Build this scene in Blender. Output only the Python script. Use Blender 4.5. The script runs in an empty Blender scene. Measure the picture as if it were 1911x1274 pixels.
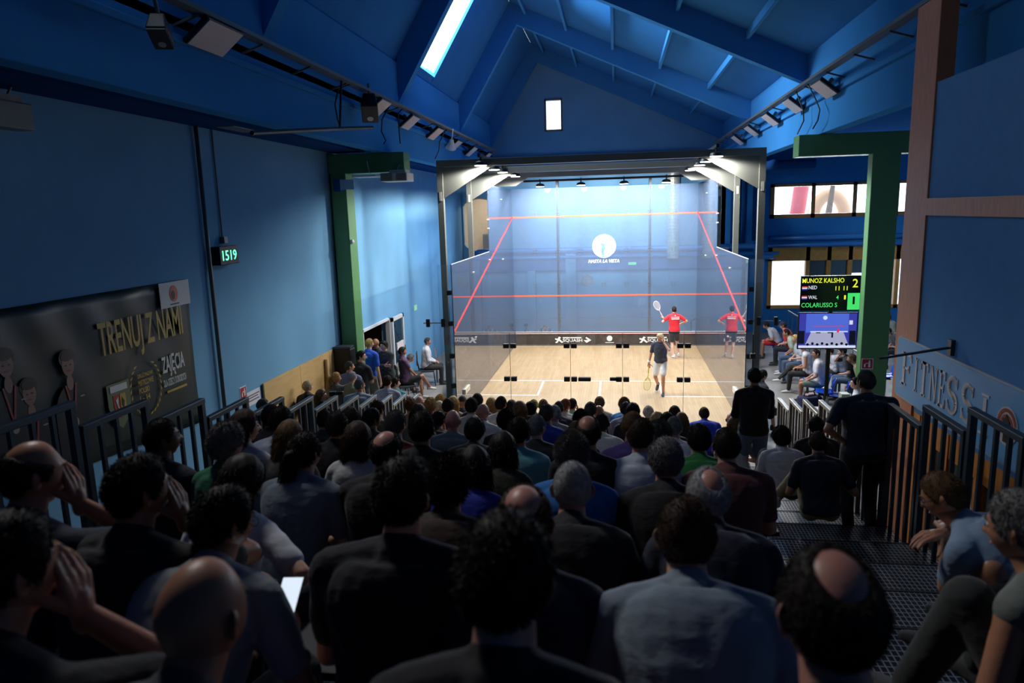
import bpy, bmesh, math, random
import numpy as np
from mathutils import Vector, Matrix, Euler
random.seed(7)
SC = bpy.context.scene
COL = SC.collection
PI = math.pi
# ------------------------------------------------------------------ camera
CX, CY, CZ = 0.455, -25.324, 4.805
YAW, PITCH, ROLL, FPX = 0.148474, 0.180075, -0.028758, 1329.22
_cy, _sy, _cp, _sp = math.cos(YAW), math.sin(YAW), math.cos(PITCH), math.sin(PITCH)
_f = np.array([-_sy*_cp, _cy*_cp, -_sp]); _r0 = np.array([_cy, _sy, 0.0]); _u0 = np.cross(_r0, _f)
_r = math.cos(ROLL)*_r0 + math.sin(ROLL)*_u0; _u = -math.sin(ROLL)*_r0 + math.cos(ROLL)*_u0
_C = np.array([CX, CY, CZ])
cam = bpy.data.cameras.new('camera'); cam_o = bpy.data.objects.new('camera', cam); COL.objects.link(cam_o)
cam.sensor_width = 36.0; cam.lens = FPX*36.0/1911.0; cam.clip_start = 0.05; cam.clip_end = 300
cam_o.matrix_world = Matrix(((_r[0], _u[0], -_f[0], CX), (_r[1], _u[1], -_f[1], CY), (_r[2], _u[2], -_f[2], CZ), (0, 0, 0, 1)))
cam.dof.use_dof = True; cam.dof.focus_distance = 15.0; cam.dof.aperture_fstop = 2.8
SC.camera = cam_o
# ------------------------------------------------------------------ world, exposure
W = bpy.data.worlds.new('world'); SC.world = W; W.use_nodes = True
W.node_tree.nodes['Background'].inputs[0].default_value = (0.72, 0.86, 1.0, 1)
W.node_tree.nodes['Background'].inputs[1].default_value = 3.0
SC.view_settings.view_transform = 'Standard'; SC.view_settings.look = 'None'
SC.view_settings.exposure = 0.0; SC.view_settings.gamma = 1.0
SC.cycles.max_bounces = 8; SC.cycles.diffuse_bounces = 4; SC.cycles.glossy_bounces = 3
SC.cycles.transparent_max_bounces = 16; SC.cycles.transmission_bounces = 4
SC.cycles.sample_clamp_indirect = 6.0; SC.cycles.caustics_reflective = False; SC.cycles.caustics_refractive = False
def area(name, loc, rot, sx, sy, power, color=(1, 1, 1), spread=PI):
    l = bpy.data.lights.new(name, 'AREA'); l.shape = 'RECTANGLE'; l.size = sx; l.size_y = sy; l.energy = power; l.color = color
    l.spread = spread
    o = bpy.data.objects.new(name, l); o.location = loc; o.rotation_euler = rot; COL.objects.link(o); return o
# daylight that falls through the skylight and the windows of the right-hand hall, with an added fill light over the stand
SKYW, WINW, LAMPW, FILLW = 1900.0, 400.0, 430.0, 38.0
area('skylight_daylight', (-5.1, -6.9, 10.6), (0, math.radians(-58), 0), 2.6, 1.6, SKYW, (0.78, 0.9, 1.0))
_rl = area('rear_skylight_daylight', (-4.6, -18.5, 10.35), (0, 0, 0), 1.0, 1.0, FILLW, (1.0, 0.97, 0.93), 1.3)  # fill light added to brighten the backs of the crowd
_rl.rotation_euler = (Vector((0.7, -22.6, 3.8))-Vector((-4.6, -18.5, 10.35))).to_track_quat('-Z', 'Y').to_euler()
area('window_daylight', (8.5, 3.4, 4.9), (math.radians(-80), 0, 0), 5.0, 1.2, WINW, (0.9, 0.95, 1.0), 2.2)
def spot(name, loc, target, power, ang=3.0, color=(1.0, 0.97, 0.92), r=0.09, blend=0.25):
    l = bpy.data.lights.new(name, 'SPOT'); l.energy = power; l.spot_size = ang; l.spot_blend = blend; l.color = color; l.shadow_soft_size = r
    o = bpy.data.objects.new(name, l); o.location = loc
    d = Vector(target)-Vector(loc); o.rotation_euler = d.to_track_quat('-Z', 'Y').to_euler(); COL.objects.link(o); return o
def ray(px, py): return _f + _r*((px-955.5)/FPX) + _u*((637-py)/FPX)
def A(px, py, ax, v):
    """the point of the place seen at a pixel of the photograph, on the plane axis ax = v"""
    d = ray(px, py); return Vector(_C + d*((v-_C[ax])/d[ax]))
# ------------------------------------------------------------------ materials
MATS = {}
def srgb(c):
    if max(c) > 1: c = [x/255 for x in c]
    return tuple(x/12.92 if x <= .04045 else ((x+.055)/1.055)**2.4 for x in c)
def mat(name, col, rough=0.6, metal=0.0, emit=0, noise=0.0, nscale=8.0, bump=0.0, bscale=40.0, coat=0.0, emit_col=None, sheen=0, stretch=None, spec=0.5):
    if name in MATS: return MATS[name]
    m = bpy.data.materials.new(name); m.use_nodes = True; nt = m.node_tree; b = nt.nodes['Principled BSDF']
    c = srgb(col); b.inputs['Base Color'].default_value = (*c, 1); b.inputs['Roughness'].default_value = rough
    b.inputs['Metallic'].default_value = metal; b.inputs['Specular IOR Level'].default_value = spec; b.inputs['Coat Weight'].default_value = coat
    if sheen: b.inputs['Sheen Weight'].default_value = sheen
    if emit:
        b.inputs['Emission Color'].default_value = (*(srgb(emit_col) if emit_col else c), 1); b.inputs['Emission Strength'].default_value = emit
    if noise or bump:
        tc = nt.nodes.new('ShaderNodeTexCoord'); src = tc.outputs['Object']
        if stretch:
            mp = nt.nodes.new('ShaderNodeMapping'); mp.inputs['Scale'].default_value = stretch; nt.links.new(src, mp.inputs[0]); src = mp.outputs[0]
    if noise:
        n = nt.nodes.new('ShaderNodeTexNoise'); n.inputs['Scale'].default_value = nscale; n.inputs['Detail'].default_value = 4
        nt.links.new(src, n.inputs['Vector'])
        mr = nt.nodes.new('ShaderNodeMapRange'); mr.inputs['From Min'].default_value = .3; mr.inputs['From Max'].default_value = .7
        mr.inputs['To Min'].default_value = 1-noise; mr.inputs['To Max'].default_value = 1+noise; nt.links.new(n.outputs[0], mr.inputs['Value'])
        mx = nt.nodes.new('ShaderNodeVectorMath'); mx.operation = 'SCALE'; mx.inputs[0].default_value = c
        nt.links.new(mr.outputs[0], mx.inputs['Scale']); nt.links.new(mx.outputs[0], b.inputs['Base Color'])
    if bump:
        n2 = nt.nodes.new('ShaderNodeTexNoise'); n2.inputs['Scale'].default_value = bscale; n2.inputs['Detail'].default_value = 3
        nt.links.new(src, n2.inputs['Vector'])
        bp = nt.nodes.new('ShaderNodeBump'); bp.inputs['Strength'].default_value = bump; bp.inputs['Distance'].default_value = .02
        nt.links.new(n2.outputs[0], bp.inputs['Height']); nt.links.new(bp.outputs[0], b.inputs['Normal'])
    MATS[name] = m; return m
def glass(name, tint, haze, hazecol, gloss, rough=0.02):
    """clear toughened pane: see-through, a mirror at grazing angles, a printed film of fine dots that catches the light"""
    if name in MATS: return MATS[name]
    m = bpy.data.materials.new(name); m.use_nodes = True; nt = m.node_tree; nt.nodes.clear()
    out = nt.nodes.new('ShaderNodeOutputMaterial'); tr = nt.nodes.new('ShaderNodeBsdfTransparent'); tr.inputs[0].default_value = (*tint, 1)
    di = nt.nodes.new('ShaderNodeBsdfDiffuse'); di.inputs[0].default_value = (*hazecol, 1)
    tl = nt.nodes.new('ShaderNodeBsdfTranslucent'); tl.inputs[0].default_value = (*hazecol, 1)
    gl = nt.nodes.new('ShaderNodeBsdfGlossy'); gl.inputs['Roughness'].default_value = rough
    dt = nt.nodes.new('ShaderNodeMixShader'); dt.inputs[0].default_value = .35; nt.links.new(di.outputs[0], dt.inputs[1]); nt.links.new(tl.outputs[0], dt.inputs[2])
    m1 = nt.nodes.new('ShaderNodeMixShader'); m1.inputs[0].default_value = haze; nt.links.new(tr.outputs[0], m1.inputs[1]); nt.links.new(dt.outputs[0], m1.inputs[2])
    fr = nt.nodes.new('ShaderNodeFresnel'); fr.inputs[0].default_value = 1.5
    ml = nt.nodes.new('ShaderNodeMath'); ml.operation = 'MULTIPLY'; ml.inputs[1].default_value = gloss; ml.use_clamp = True; nt.links.new(fr.outputs[0], ml.inputs[0])
    m2 = nt.nodes.new('ShaderNodeMixShader'); nt.links.new(ml.outputs[0], m2.inputs[0]); nt.links.new(m1.outputs[0], m2.inputs[1]); nt.links.new(gl.outputs[0], m2.inputs[2])
    nt.links.new(m2.outputs[0], out.inputs[0]); MATS[name] = m; return m
def plank_mat(name, c1, c2, along='Y', width=.07, rough=.35):
    m = bpy.data.materials.new(name); m.use_nodes = True; nt = m.node_tree; b = nt.nodes['Principled BSDF']; b.inputs['Roughness'].default_value = rough
    tc = nt.nodes.new('ShaderNodeTexCoord'); mp = nt.nodes.new('ShaderNodeMapping')
    if along == 'Y': mp.inputs['Rotation'].default_value = (0, 0, PI/2)
    nt.links.new(tc.outputs['Object'], mp.inputs[0])
    br = nt.nodes.new('ShaderNodeTexBrick'); br.inputs['Color1'].default_value = (*srgb(c1), 1); br.inputs['Color2'].default_value = (*srgb(c2), 1)
    br.inputs['Mortar'].default_value = (*[x*.6 for x in srgb(c2)], 1); br.inputs['Scale'].default_value = 1; br.inputs['Mortar Size'].default_value = .002
    br.inputs['Brick Width'].default_value = width*14; br.inputs['Row Height'].default_value = width; nt.links.new(mp.outputs[0], br.inputs['Vector'])
    n = nt.nodes.new('ShaderNodeTexNoise'); n.inputs['Scale'].default_value = 3.0; n.inputs['Detail'].default_value = 6; nt.links.new(tc.outputs['Object'], n.inputs['Vector'])
    mr = nt.nodes.new('ShaderNodeMapRange'); mr.inputs['To Min'].default_value = .86; mr.inputs['To Max'].default_value = 1.12; nt.links.new(n.outputs[0], mr.inputs[0])
    mx = nt.nodes.new('ShaderNodeVectorMath'); mx.operation = 'SCALE'; nt.links.new(br.outputs[0], mx.inputs[0]); nt.links.new(mr.outputs[0], mx.inputs['Scale'])
    nt.links.new(mx.outputs[0], b.inputs['Base Color']); MATS[name] = m; return m
def grating_mat(name):
    """galvanised expanded metal: dark sheet crossed by fine bars, their glints painted in as pale lines"""
    m = bpy.data.materials.new(name); m.use_nodes = True; nt = m.node_tree; b = nt.nodes['Principled BSDF']
    b.inputs['Metallic'].default_value = .6; b.inputs['Roughness'].default_value = .32
    tc = nt.nodes.new('ShaderNodeTexCoord')
    br = nt.nodes.new('ShaderNodeTexBrick'); br.offset = 0; br.inputs['Color1'].default_value = (.012, .013, .016, 1); br.inputs['Color2'].default_value = (.018, .02, .024, 1)
    br.inputs['Mortar'].default_value = (.5, .52, .55, 1); br.inputs['Scale'].default_value = 1; br.inputs['Mortar Size'].default_value = .0035  # pale grid lines carry the glints of the bars as colour
    br.inputs['Brick Width'].default_value = .035; br.inputs['Row Height'].default_value = .05; nt.links.new(tc.outputs['Object'], br.inputs['Vector'])
    nt.links.new(br.outputs[0], b.inputs['Base Color'])
    bp = nt.nodes.new('ShaderNodeBump'); bp.inputs['Strength'].default_value = .6; bp.inputs['Distance'].default_value = .005; nt.links.new(br.outputs['Fac'], bp.inputs['Height'])
    nt.links.new(bp.outputs[0], b.inputs['Normal']); MATS[name] = m; return m
# ------------------------------------------------------------------ mesh helpers
class MB:
    def __init__(s): s.v = []; s.f = []; s.m = []; s.smooth = False
    def add(s, vs, fs, mi=0):
        o = len(s.v); s.v += [tuple(map(float, p)) for p in vs]; s.f += [tuple(i+o for i in f) for f in fs]; s.m += [mi]*len(fs); return s
    def box(s, x0, x1, y0, y1, z0, z1, mi=0):
        return s.add([(x0, y0, z0), (x1, y0, z0), (x1, y1, z0), (x0, y1, z0), (x0, y0, z1), (x1, y0, z1), (x1, y1, z1), (x0, y1, z1)],
                     [(0, 3, 2, 1), (4, 5, 6, 7), (0, 1, 5, 4), (1, 2, 6, 5), (2, 3, 7, 6), (3, 0, 4, 7)], mi)
    def obox(s, c, size, rot=(0, 0, 0), mi=0):
        R = Euler(rot).to_matrix(); c = Vector(c); hx, hy, hz = [d/2 for d in size]
        vs = [c + R @ Vector(p) for p in [(-hx, -hy, -hz), (hx, -hy, -hz), (hx, hy, -hz), (-hx, hy, -hz), (-hx, -hy, hz), (hx, -hy, hz), (hx, hy, hz), (-hx, hy, hz)]]
        return s.add(vs, [(0, 3, 2, 1), (4, 5, 6, 7), (0, 1, 5, 4), (1, 2, 6, 5), (2, 3, 7, 6), (3, 0, 4, 7)], mi)
    def bar(s, a, b, w, h, mi=0, up=(0, 0, 1)):
        a = Vector(a); b = Vector(b); d = (b-a).normalized(); u = Vector(up)
        if abs(d.dot(u)) > .99: u = Vector((0, 1, 0))
        sx = d.cross(u).normalized()*w/2; sz = sx.cross(d).normalized()*h/2
        vs = [a-sx-sz, a+sx-sz, a+sx+sz, a-sx+sz, b-sx-sz, b+sx-sz, b+sx+sz, b-sx+sz]
        return s.add(vs, [(0, 1, 2, 3), (7, 6, 5, 4), (0, 4, 5, 1), (1, 5, 6, 2), (2, 6, 7, 3), (3, 7, 4, 0)], mi)
    def tube(s, pts, r, n=10, mi=0, cap=True):
        pts = [Vector(p) for p in pts]; rs = r if isinstance(r, (list, tuple)) else [r]*len(pts); vs = []; fs = []; prev = None
        for i, p in enumerate(pts):
            d = (pts[min(i+1, len(pts)-1)]-pts[max(i-1, 0)]).normalized()
            if prev is None:
                prev = d.cross(Vector((0, 0, 1)) if abs(d.z) < .9 else Vector((1, 0, 0))).normalized()
            prev = (prev-d*prev.dot(d)).normalized(); q = d.cross(prev)
            for k in range(n):
                a = 2*PI*k/n; vs.append(p+(prev*math.cos(a)+q*math.sin(a))*rs[i])
        for i in range(len(pts)-1):
            for k in range(n): k2 = (k+1) % n; fs.append((i*n+k, i*n+k2, (i+1)*n+k2, (i+1)*n+k))
        if cap: fs.append(tuple(range(n-1, -1, -1))); fs.append(tuple(range((len(pts)-1)*n, len(pts)*n)))
        return s.add(vs, fs, mi)
    def prism(s, poly, axis, a, b, mi=0):
        """poly in the two other axes, extruded from a to b along axis"""
        def P(u, v, w): return {0: (w, u, v), 1: (u, w, v), 2: (u, v, w)}[axis]
        n = len(poly); vs = [P(u, v, a) for u, v in poly]+[P(u, v, b) for u, v in poly]
        fs = [tuple(range(n)), tuple(range(2*n-1, n-1, -1))]+[(i, i+n, (i+1) % n+n, (i+1) % n) for i in range(n)]
        return s.add(vs, fs, mi)
    def lathe(s, prof, c=(0, 0, 0), n=20, mi=0):
        vs = []; fs = []
        for r, z in prof:
            for k in range(n): a = 2*PI*k/n; vs.append((c[0]+r*math.cos(a), c[1]+r*math.sin(a), c[2]+z))
        m = len(prof)
        for i in range(m-1):
            for k in range(n): k2 = (k+1) % n; fs.append((i*n+k, i*n+k2, (i+1)*n+k2, (i+1)*n+k))
        fs.append(tuple(range(n-1, -1, -1))); fs.append(tuple(range((m-1)*n, m*n)))
        return s.add(vs, fs, mi)
    def disc(s, c, r, nrm='Y', t=.004, n=28, mi=0, r2=None):
        c = Vector(c); r2 = r2 or r
        ax = {'Y': 1, 'X': 0, 'Z': 2}[nrm]; uv = [i for i in (0, 1, 2) if i != ax]
        poly = [(c[uv[0]]+r*math.cos(2*PI*k/n), c[uv[1]]+r2*math.sin(2*PI*k/n)) for k in range(n)]
        return s.prism(poly, ax, c[ax]-t/2, c[ax]+t/2, mi)
    def build(s, name, mats, parent=None, bevel=0, smooth=None, fix=True):
        me = bpy.data.meshes.new(name); me.from_pydata(s.v, [], s.f)
        for m in (mats if isinstance(mats, (list, tuple)) else [mats]): me.materials.append(m)
        me.polygons.foreach_set('material_index', s.m)
        if fix:
            bm = bmesh.new(); bm.from_mesh(me); bmesh.ops.recalc_face_normals(bm, faces=bm.faces); bm.to_mesh(me); bm.free()
        if smooth or (smooth is None and s.smooth): me.polygons.foreach_set('use_smooth', [True]*len(me.polygons))
        o = bpy.data.objects.new(name, me); COL.objects.link(o)
        if parent: o.parent = parent
        if bevel:
            md = o.modifiers.new('b', 'BEVEL'); md.width = bevel; md.segments = 2; md.limit_method = 'ANGLE'
        return o
def tag(o, label, cat, group=None, kind=None):
    o['label'] = label; o['category'] = cat
    if group: o['group'] = group
    if kind: o['kind'] = kind
    return o
def struct(o): o['kind'] = 'structure'; return o
def empty(name, loc=(0, 0, 0), rz=0):
    o = bpy.data.objects.new(name, None); o.location = loc; o.rotation_euler = (0, 0, rz); COL.objects.link(o); o.empty_display_size = .05; return o
def copy_tree(o, parent=None):
    c = o.copy(); COL.objects.link(c); c.parent = parent
    for ch in list(o.children): copy_tree(ch, c)
    return c
ROT = {'left': (PI/2, 0, PI/2), 'right': (PI/2, 0, -PI/2), 'front': (PI/2, 0, 0)}
def text(name, s, loc, face, w, h, m, parent=None, t=.004, shear=0.0, bold=0.0):
    """lettering fitted into a w x h box whose lower left corner is loc; face names the side it hangs on"""
    cu = bpy.data.curves.new('t', 'FONT'); cu.body = s; cu.extrude = .01; cu.shear = shear; cu.offset = bold; cu.resolution_u = 3
    o = bpy.data.objects.new('t', cu); COL.objects.link(o)
    me = bpy.data.meshes.new_from_object(o.evaluated_get(bpy.context.evaluated_depsgraph_get())); bpy.data.objects.remove(o); bpy.data.curves.remove(cu)
    v = np.empty(len(me.vertices)*3); me.vertices.foreach_get('co', v); v = v.reshape(-1, 3); lo, hi = v.min(0), v.max(0)
    v = (v-lo)/np.maximum(hi-lo, 1e-6)*np.array([w, h, t]); me.vertices.foreach_set('co', v.ravel()); me.update(); me.name = name
    me.materials.clear(); me.materials.append(m)
    o = bpy.data.objects.new(name, me); o.rotation_euler = ROT[face]; o.location = loc; COL.objects.link(o)
    if parent: o.parent = parent
    return o
# ------------------------------------------------------------------ shell of the hall
M_wall = mat('blue_wall_paint', (124, 176, 212), .55, noise=.05, nscale=1.2, bump=.05, bscale=60, spec=0)
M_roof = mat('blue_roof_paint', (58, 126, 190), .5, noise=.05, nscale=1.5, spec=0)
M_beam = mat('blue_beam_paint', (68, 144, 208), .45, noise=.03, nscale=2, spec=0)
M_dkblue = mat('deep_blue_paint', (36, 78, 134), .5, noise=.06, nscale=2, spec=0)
M_green = mat('green_column_paint', (96, 148, 92), .45, noise=.05, nscale=3)
M_steel = mat('grey_coated_steel', (112, 114, 108), .4, .25)
M_black = mat('black_plastic', (20, 20, 22), .5)
M_white = mat('white_plastic', (225, 225, 225), .5)
M_galv = mat('galvanised_sheet', (206, 202, 190), .35, .35, noise=.1, nscale=10)
M_wood = mat('brown_timber', (220, 138, 92), .5, noise=.12, nscale=5, stretch=(8, 8, 1))
M_orange = mat('varnished_pine', (236, 150, 64), .4, noise=.15, nscale=4, stretch=(6, 6, 1))
M_ply = mat('pale_plywood', (214, 178, 118), .55, noise=.08, nscale=2.5, stretch=(1, 1, 6))
M_floor = mat('grey_lino', (150, 147, 142), .5, noise=.06, nscale=6)
M_court = plank_mat('maple_strips', (200, 170, 130), (188, 156, 116))
M_red = mat('signal_red_line', (238, 62, 70), .5)
M_redw = mat('pale_red_line', (240, 96, 88), .5)
M_whiteline = mat('white_line', (235, 240, 245), .5)
M_grate = grating_mat('steel_grating')
M_rail = mat('dark_painted_steel', (66, 78, 84), .4, .4)
EZ = 6.1      # underside of the eaves beams
struct(MB().box(-6, 12.2, -27, 3.2, -.2, -.02).build('floor', M_floor))
cf = struct(MB().box(-3.2, 3.2, -9.75, 0, -.02, 0.0).build('floor_court', M_court))
fl = MB()
for (x0, x1, y0, y1) in ((-3.2, 3.2, -5.49, -5.44), (-.025, .025, -9.75, -5.49), (-3.2, -1.6, -7.14, -7.09), (1.6, 3.2, -7.14, -7.09), (-1.65, -1.6, -7.09, -5.49), (1.6, 1.65, -7.09, -5.49)):
    fl.box(x0, x1, y0, y1, 0.0005, .004)
fl.build('court_lines', M_whiteline, cf)
struct(MB().box(-6, -3.42, -14, 3, -.02, .0).build('floor_left', M_floor)); struct(MB().box(3.42, 12, -14, 3, -.02, 0).build('floor_right', M_floor))
struct(MB().box(-3.46, -3.42, -9.9, 0, -.0, .03).build('trim_1', M_white)); struct(MB().box(-3.42, 3.42, -27, -9.78, -.02, 0).build('floor_stand', M_floor))
# left wall with the doorway cut out
DY0, DY1, DZ = -9.25, -7.15, 2.12
w = MB(); w.box(-5.8, -5.6, -27, DY0, 0, 6.9).box(-5.8, -5.6, DY1, 2.9, 0, 6.9).box(-5.8, -5.6, DY0, DY1, DZ, 6.9)
struct(w.build('wall_left', M_wall))
w = MB(); w.box(-9.0, -5.8, -10.5, -10.4, 0, 3).box(-9.0, -8.9, -10.4, -5, 0, 3).box(-9, -5.8, -5, -4.9, 0, 3).box(-9, -5.8, -10.4, -5, 3, 3.1).box(-9, -5.8, -10.4, -5, -.1, -.02)
struct(w.build('wall_corridor', mat('brown_corridor_wall', (120, 84, 62), .6, noise=.2, nscale=3)))
d = MB(); F = .06
d.box(-5.66, -5.54, DY0-.0, DY0+F, 0, DZ).box(-5.66, -5.54, DY1-F, DY1, 0, DZ).box(-5.66, -5.54, DY0, DY1, DZ-F, DZ)
dr = struct(d.build('door_1', M_white)); dr.name = 'door_1'
# the leaf stands open along the wall
lf = MB(); y0, y1, x = DY1-.02, DY1+1.0, -5.5
lf.box(x-.03, x+.03, y0, y0+.09, .02, 2.1).box(x-.03, x+.03, y1-.09, y1, .02, 2.1).box(x-.03, x+.03, y0, y1, 2.0, 2.1).box(x-.03, x+.03, y0, y1, .02, .15)
lo = struct(lf.build('door_2', M_white)); MB().box(x-.006, x+.006, y0+.09, y1-.09, .15, 2.0).build('door_pane', glass('door_glass', (.8, .93, 1), .12, (.3, .6, .8), 1.5), lo)
MB().box(x+.004, x+.03, y0+.3, y1-.12, 1.16, 1.36).build('paper_notice', mat('notice_paper', (236, 226, 222), .7), lo)
MB().tube([(x+.05, y1-.05, .95), (x+.05, y1-.05, 1.2)], .012).build('door_handle', M_steel, lo)
# far gable wall with round opening and the small window
def wall_xz(y0, y1, outer, holes, name, m):
    me = bpy.data.meshes.new(name); bm = bmesh.new()
    def loop(pts):
        vs = [bm.verts.new((x, y0, z)) for x, z in pts]; return [bm.edges.new((vs[i], vs[(i+1) % len(vs)])) for i in range(len(vs))]
    es = loop(outer)
    for h in holes: es += loop(h)
    bmesh.ops.triangle_fill(bm, edges=es, use_beauty=True)
    r = bmesh.ops.extrude_face_region(bm, geom=bm.faces[:]); bmesh.ops.translate(bm, verts=[g for g in r['geom'] if isinstance(g, bmesh.types.BMVert)], vec=(0, y1-y0, 0))
    bmesh.ops.recalc_face_normals(bm, faces=bm.faces); bm.to_mesh(me); bm.free(); me.materials.append(m)
    o = bpy.data.objects.new(name, me); COL.objects.link(o); return struct(o)
circ = [(-4.88+1.04*math.cos(2*PI*k/32), 4.32+1.04*math.sin(2*PI*k/32)) for k in range(32)]
circ = [(max(x, -5.55), z) for x, z in circ]
cc = []
for p in circ:
    if not cc or (abs(p[0]-cc[-1][0])+abs(p[1]-cc[-1][1])) > .02: cc.append(p)
dish = [(-.68+.25*math.cos(2*PI*k/24), 2.08+.25*math.sin(2*PI*k/24)) for k in range(24)]
gw = [(-2.24, 7.78), (-1.56, 7.76), (-1.56, 8.93), (-2.24, 8.95)]
wall_xz(2.7, 2.9, [(-5.8, -.1), (4.5, -.1), (4.5, 7.85), (-2.66, 11.1), (-4.5, 8.1), (-5.8, 8.1)], [cc, dish, gw], 'wall_back', M_wall)
g = MB(); g.box(-2.24, -2.18, 2.66, 2.86, 7.78, 8.95).box(-1.62, -1.56, 2.66, 2.86, 7.76, 8.94).box(-2.24, -1.56, 2.66, 2.86, 8.89, 8.95).box(-2.24, -1.56, 2.66, 2.86, 7.76, 7.83)
gwo = struct(g.build('window_1', mat('window_frame_taupe', (128, 112, 96), .5))); MB().box(-2.18, -1.62, 2.76, 2.775, 7.8, 8.9).build('window_pane', glass('clear_pane', (.95, .97, 1), .03, (.5, .5, .5), 1.0), gwo)
# a lit room lies behind the round opening: its walls and a dark cupboard show through
rm = MB(); rm.box(-7, -2.2, 5.5, 5.6, 2.6, 6).box(-7, -2.2, 2.9, 5.5, 2.6, 2.7).box(-2.2, -2.1, 2.9, 5.6, 2.6, 6).box(-7.1, -7, 2.9, 5.6, 2.6, 6).box(-7, -2.2, 2.9, 5.5, 5.9, 6)
struct(rm.build('wall_side_room', mat('beige_room_wall', (186, 168, 144), .6, noise=.05)))
area('side_room_lamp', (-4.6, 4.2, 5.8), (0, 0, 0), 1.2, .6, 55, (1, .9, .78))
cb = MB().box(-5.2, -4.5, 4.9, 5.4, 2.7, 3.9); cb.box(-5.18, -4.86, 4.88, 4.9, 2.75, 3.85, 1).box(-4.84, -4.52, 4.88, 4.9, 2.75, 3.85, 1)
tag(cb.build('cabinet', [M_steel, mat('cabinet_door_grey', (90, 92, 96), .5)], bevel=.01), 'grey cabinet seen through the round opening in the far wall', 'cabinet')
rp = MB(); rp.tube([(-4.88+1.04*math.cos(a)*1.0, 2.68, 4.32+1.04*math.sin(a)) for a in [PI*2*k/40+.0 for k in range(-13, 14)]], .03, 8)
struct(rp.build('trim_2', mat('pale_edge', (190, 176, 150), .5), smooth=True))
ds = MB(); ds.lathe([(.25, 0), (.25, .03), (.2, .035), (.19, .01), (.02, .006)], n=24)
o = ds.build('round_vent_plate', mat('speckled_grey_plate', (150, 158, 160), .45, noise=.2, nscale=14), smooth=False); o.rotation_euler = (PI/2, 0, 0); o.location = (-.68, 2.7, 2.08)
tag(o, 'round grey metal plate on the blue wall behind the court', 'vent')
# right-hand hall
RX = 12.0
struct(MB().box(RX, RX+.2, -27, 3, 0, 6.9).build('wall_right', M_wall))
WZ0, WZ1, LZ0, LZ1 = 4.28, 5.52, .9, 3.2
w = MB(); w.box(4.3, 6.1, 2.7, 2.9, 0, 6.9).box(6.1, 12, 2.7, 2.9, WZ1, 6.9).box(6.1, 12, 2.7, 2.9, LZ1, WZ0).box(6.1, 12, 2.7, 2.9, 0, LZ0)
struct(w.build('wall_back_right', mat('right_hall_blue', (52, 128, 196), .55, noise=.05, spec=0)))
M_wf = mat('brown_window_frame', (156, 114, 70), .5, noise=.1, nscale=6)
wf = MB(); wf.box(6.1, 12, 2.66, 2.88, WZ0, WZ0+.14).box(6.1, 12, 2.66, 2.88, WZ1-.1, WZ1)
for i in range(5): wf.box(6.1+i*1.44, 6.24+i*1.44, 2.66, 2.88, WZ0, WZ1)
wo = struct(wf.build('window_2', M_wf)); MB().box(6.2, 12, 2.76, 2.775, WZ0+.1, WZ1-.1).build('window_pane', MATS['clear_pane'], wo)
wf = MB(); wf.box(6.1, 12, 2.66, 2.88, LZ0, LZ0+.12).box(6.1, 12, 2.66, 2.88, LZ1-.5, LZ1)
for x_ in (6.1, 7.45, 8.2, 8.95, 9.8, 10.6): wf.box(x_, x_+.14, 2.66, 2.88, LZ0, LZ1)
tag_panel = MB().box(7.6, 8.2, 2.81, 2.83, 1.7, 2.7).box(8.34, 8.95, 2.81, 2.83, 1.5, 2.7).box(9.1, 9.8, 2.81, 2.83, 2.2, 2.7).build('roller_blind', mat('taupe_blind', (120, 112, 104), .8))  # panels added to stand in for the darker interior behind these windows
tag(tag_panel, 'taupe roller blinds half drawn over the lower right windows', 'blind')
wf.box(7.59, 8.2, 2.7, 2.8, LZ0+.12, 1.9)
wo = struct(wf.build('window_3', mat('ochre_window_frame', (218, 152, 70), .5, noise=.1, nscale=6))); MB().box(6.2, 12, 2.78, 2.795, LZ0+.1, LZ1-.5).build('window_pane', MATS['clear_pane'], wo)
# outside the upper windows: a water slide and a trunk
ac_ = A(1547, 400, 1, 5.2)
pts = [(ac_.x+.62*math.cos(a), 5.2, 4.1+1.0*math.sin(a)) for a in [PI*k/12 for k in range(0, 13)]]
tag(MB().tube(pts, .24, 14).build('slide_tube', mat('orange_slide', (232, 170, 110), .4), smooth=True), 'orange curved slide tube outside the upper windows', 'slide')
tag(MB().tube([(A(1480, 375, 1, 6.2).x, 6.2, 3.2), (A(1490, 375, 1, 6.2).x, 6.2, 4.6), (A(1493, 375, 1, 6.2).x+.1, 6.2, 6.2)], .3, 14).build('slide_tube', mat('red_slide', (206, 40, 62), .4), smooth=True), 'red slide tube outside the upper windows, beside the steel frame', 'slide')
tag(MB().tube([(8.75, 4.6, -.1), (8.7, 4.6, 4.4), (8.85, 4.7, 5.6)], [.16, .12, .08], 10).build('tree_trunk', mat('brown_bark', (96, 66, 40), .8, noise=.4, nscale=9), smooth=True), 'brown tree trunk outside the upper windows by the green column', 'tree')
# ceilings beside the gable
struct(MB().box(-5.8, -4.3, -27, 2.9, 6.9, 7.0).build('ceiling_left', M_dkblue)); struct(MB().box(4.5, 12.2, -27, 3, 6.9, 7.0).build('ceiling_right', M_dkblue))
for i, (xa, xb) in enumerate(((-4.55, -4.3), (4.3, 4.55))):
    top = 8.1 if i == 0 else 7.75
    b = MB().box(xa, xb, -27, 2.7, EZ, top)
    if i: b.box(4.24, 4.3, -27, 2.7, 6.72, 6.8)
    else: b.box(-4.3, -4.24, -27, 2.7, 6.72, 6.8)
    struct(b.build('beam_eaves', M_beam, bevel=.01))
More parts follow.
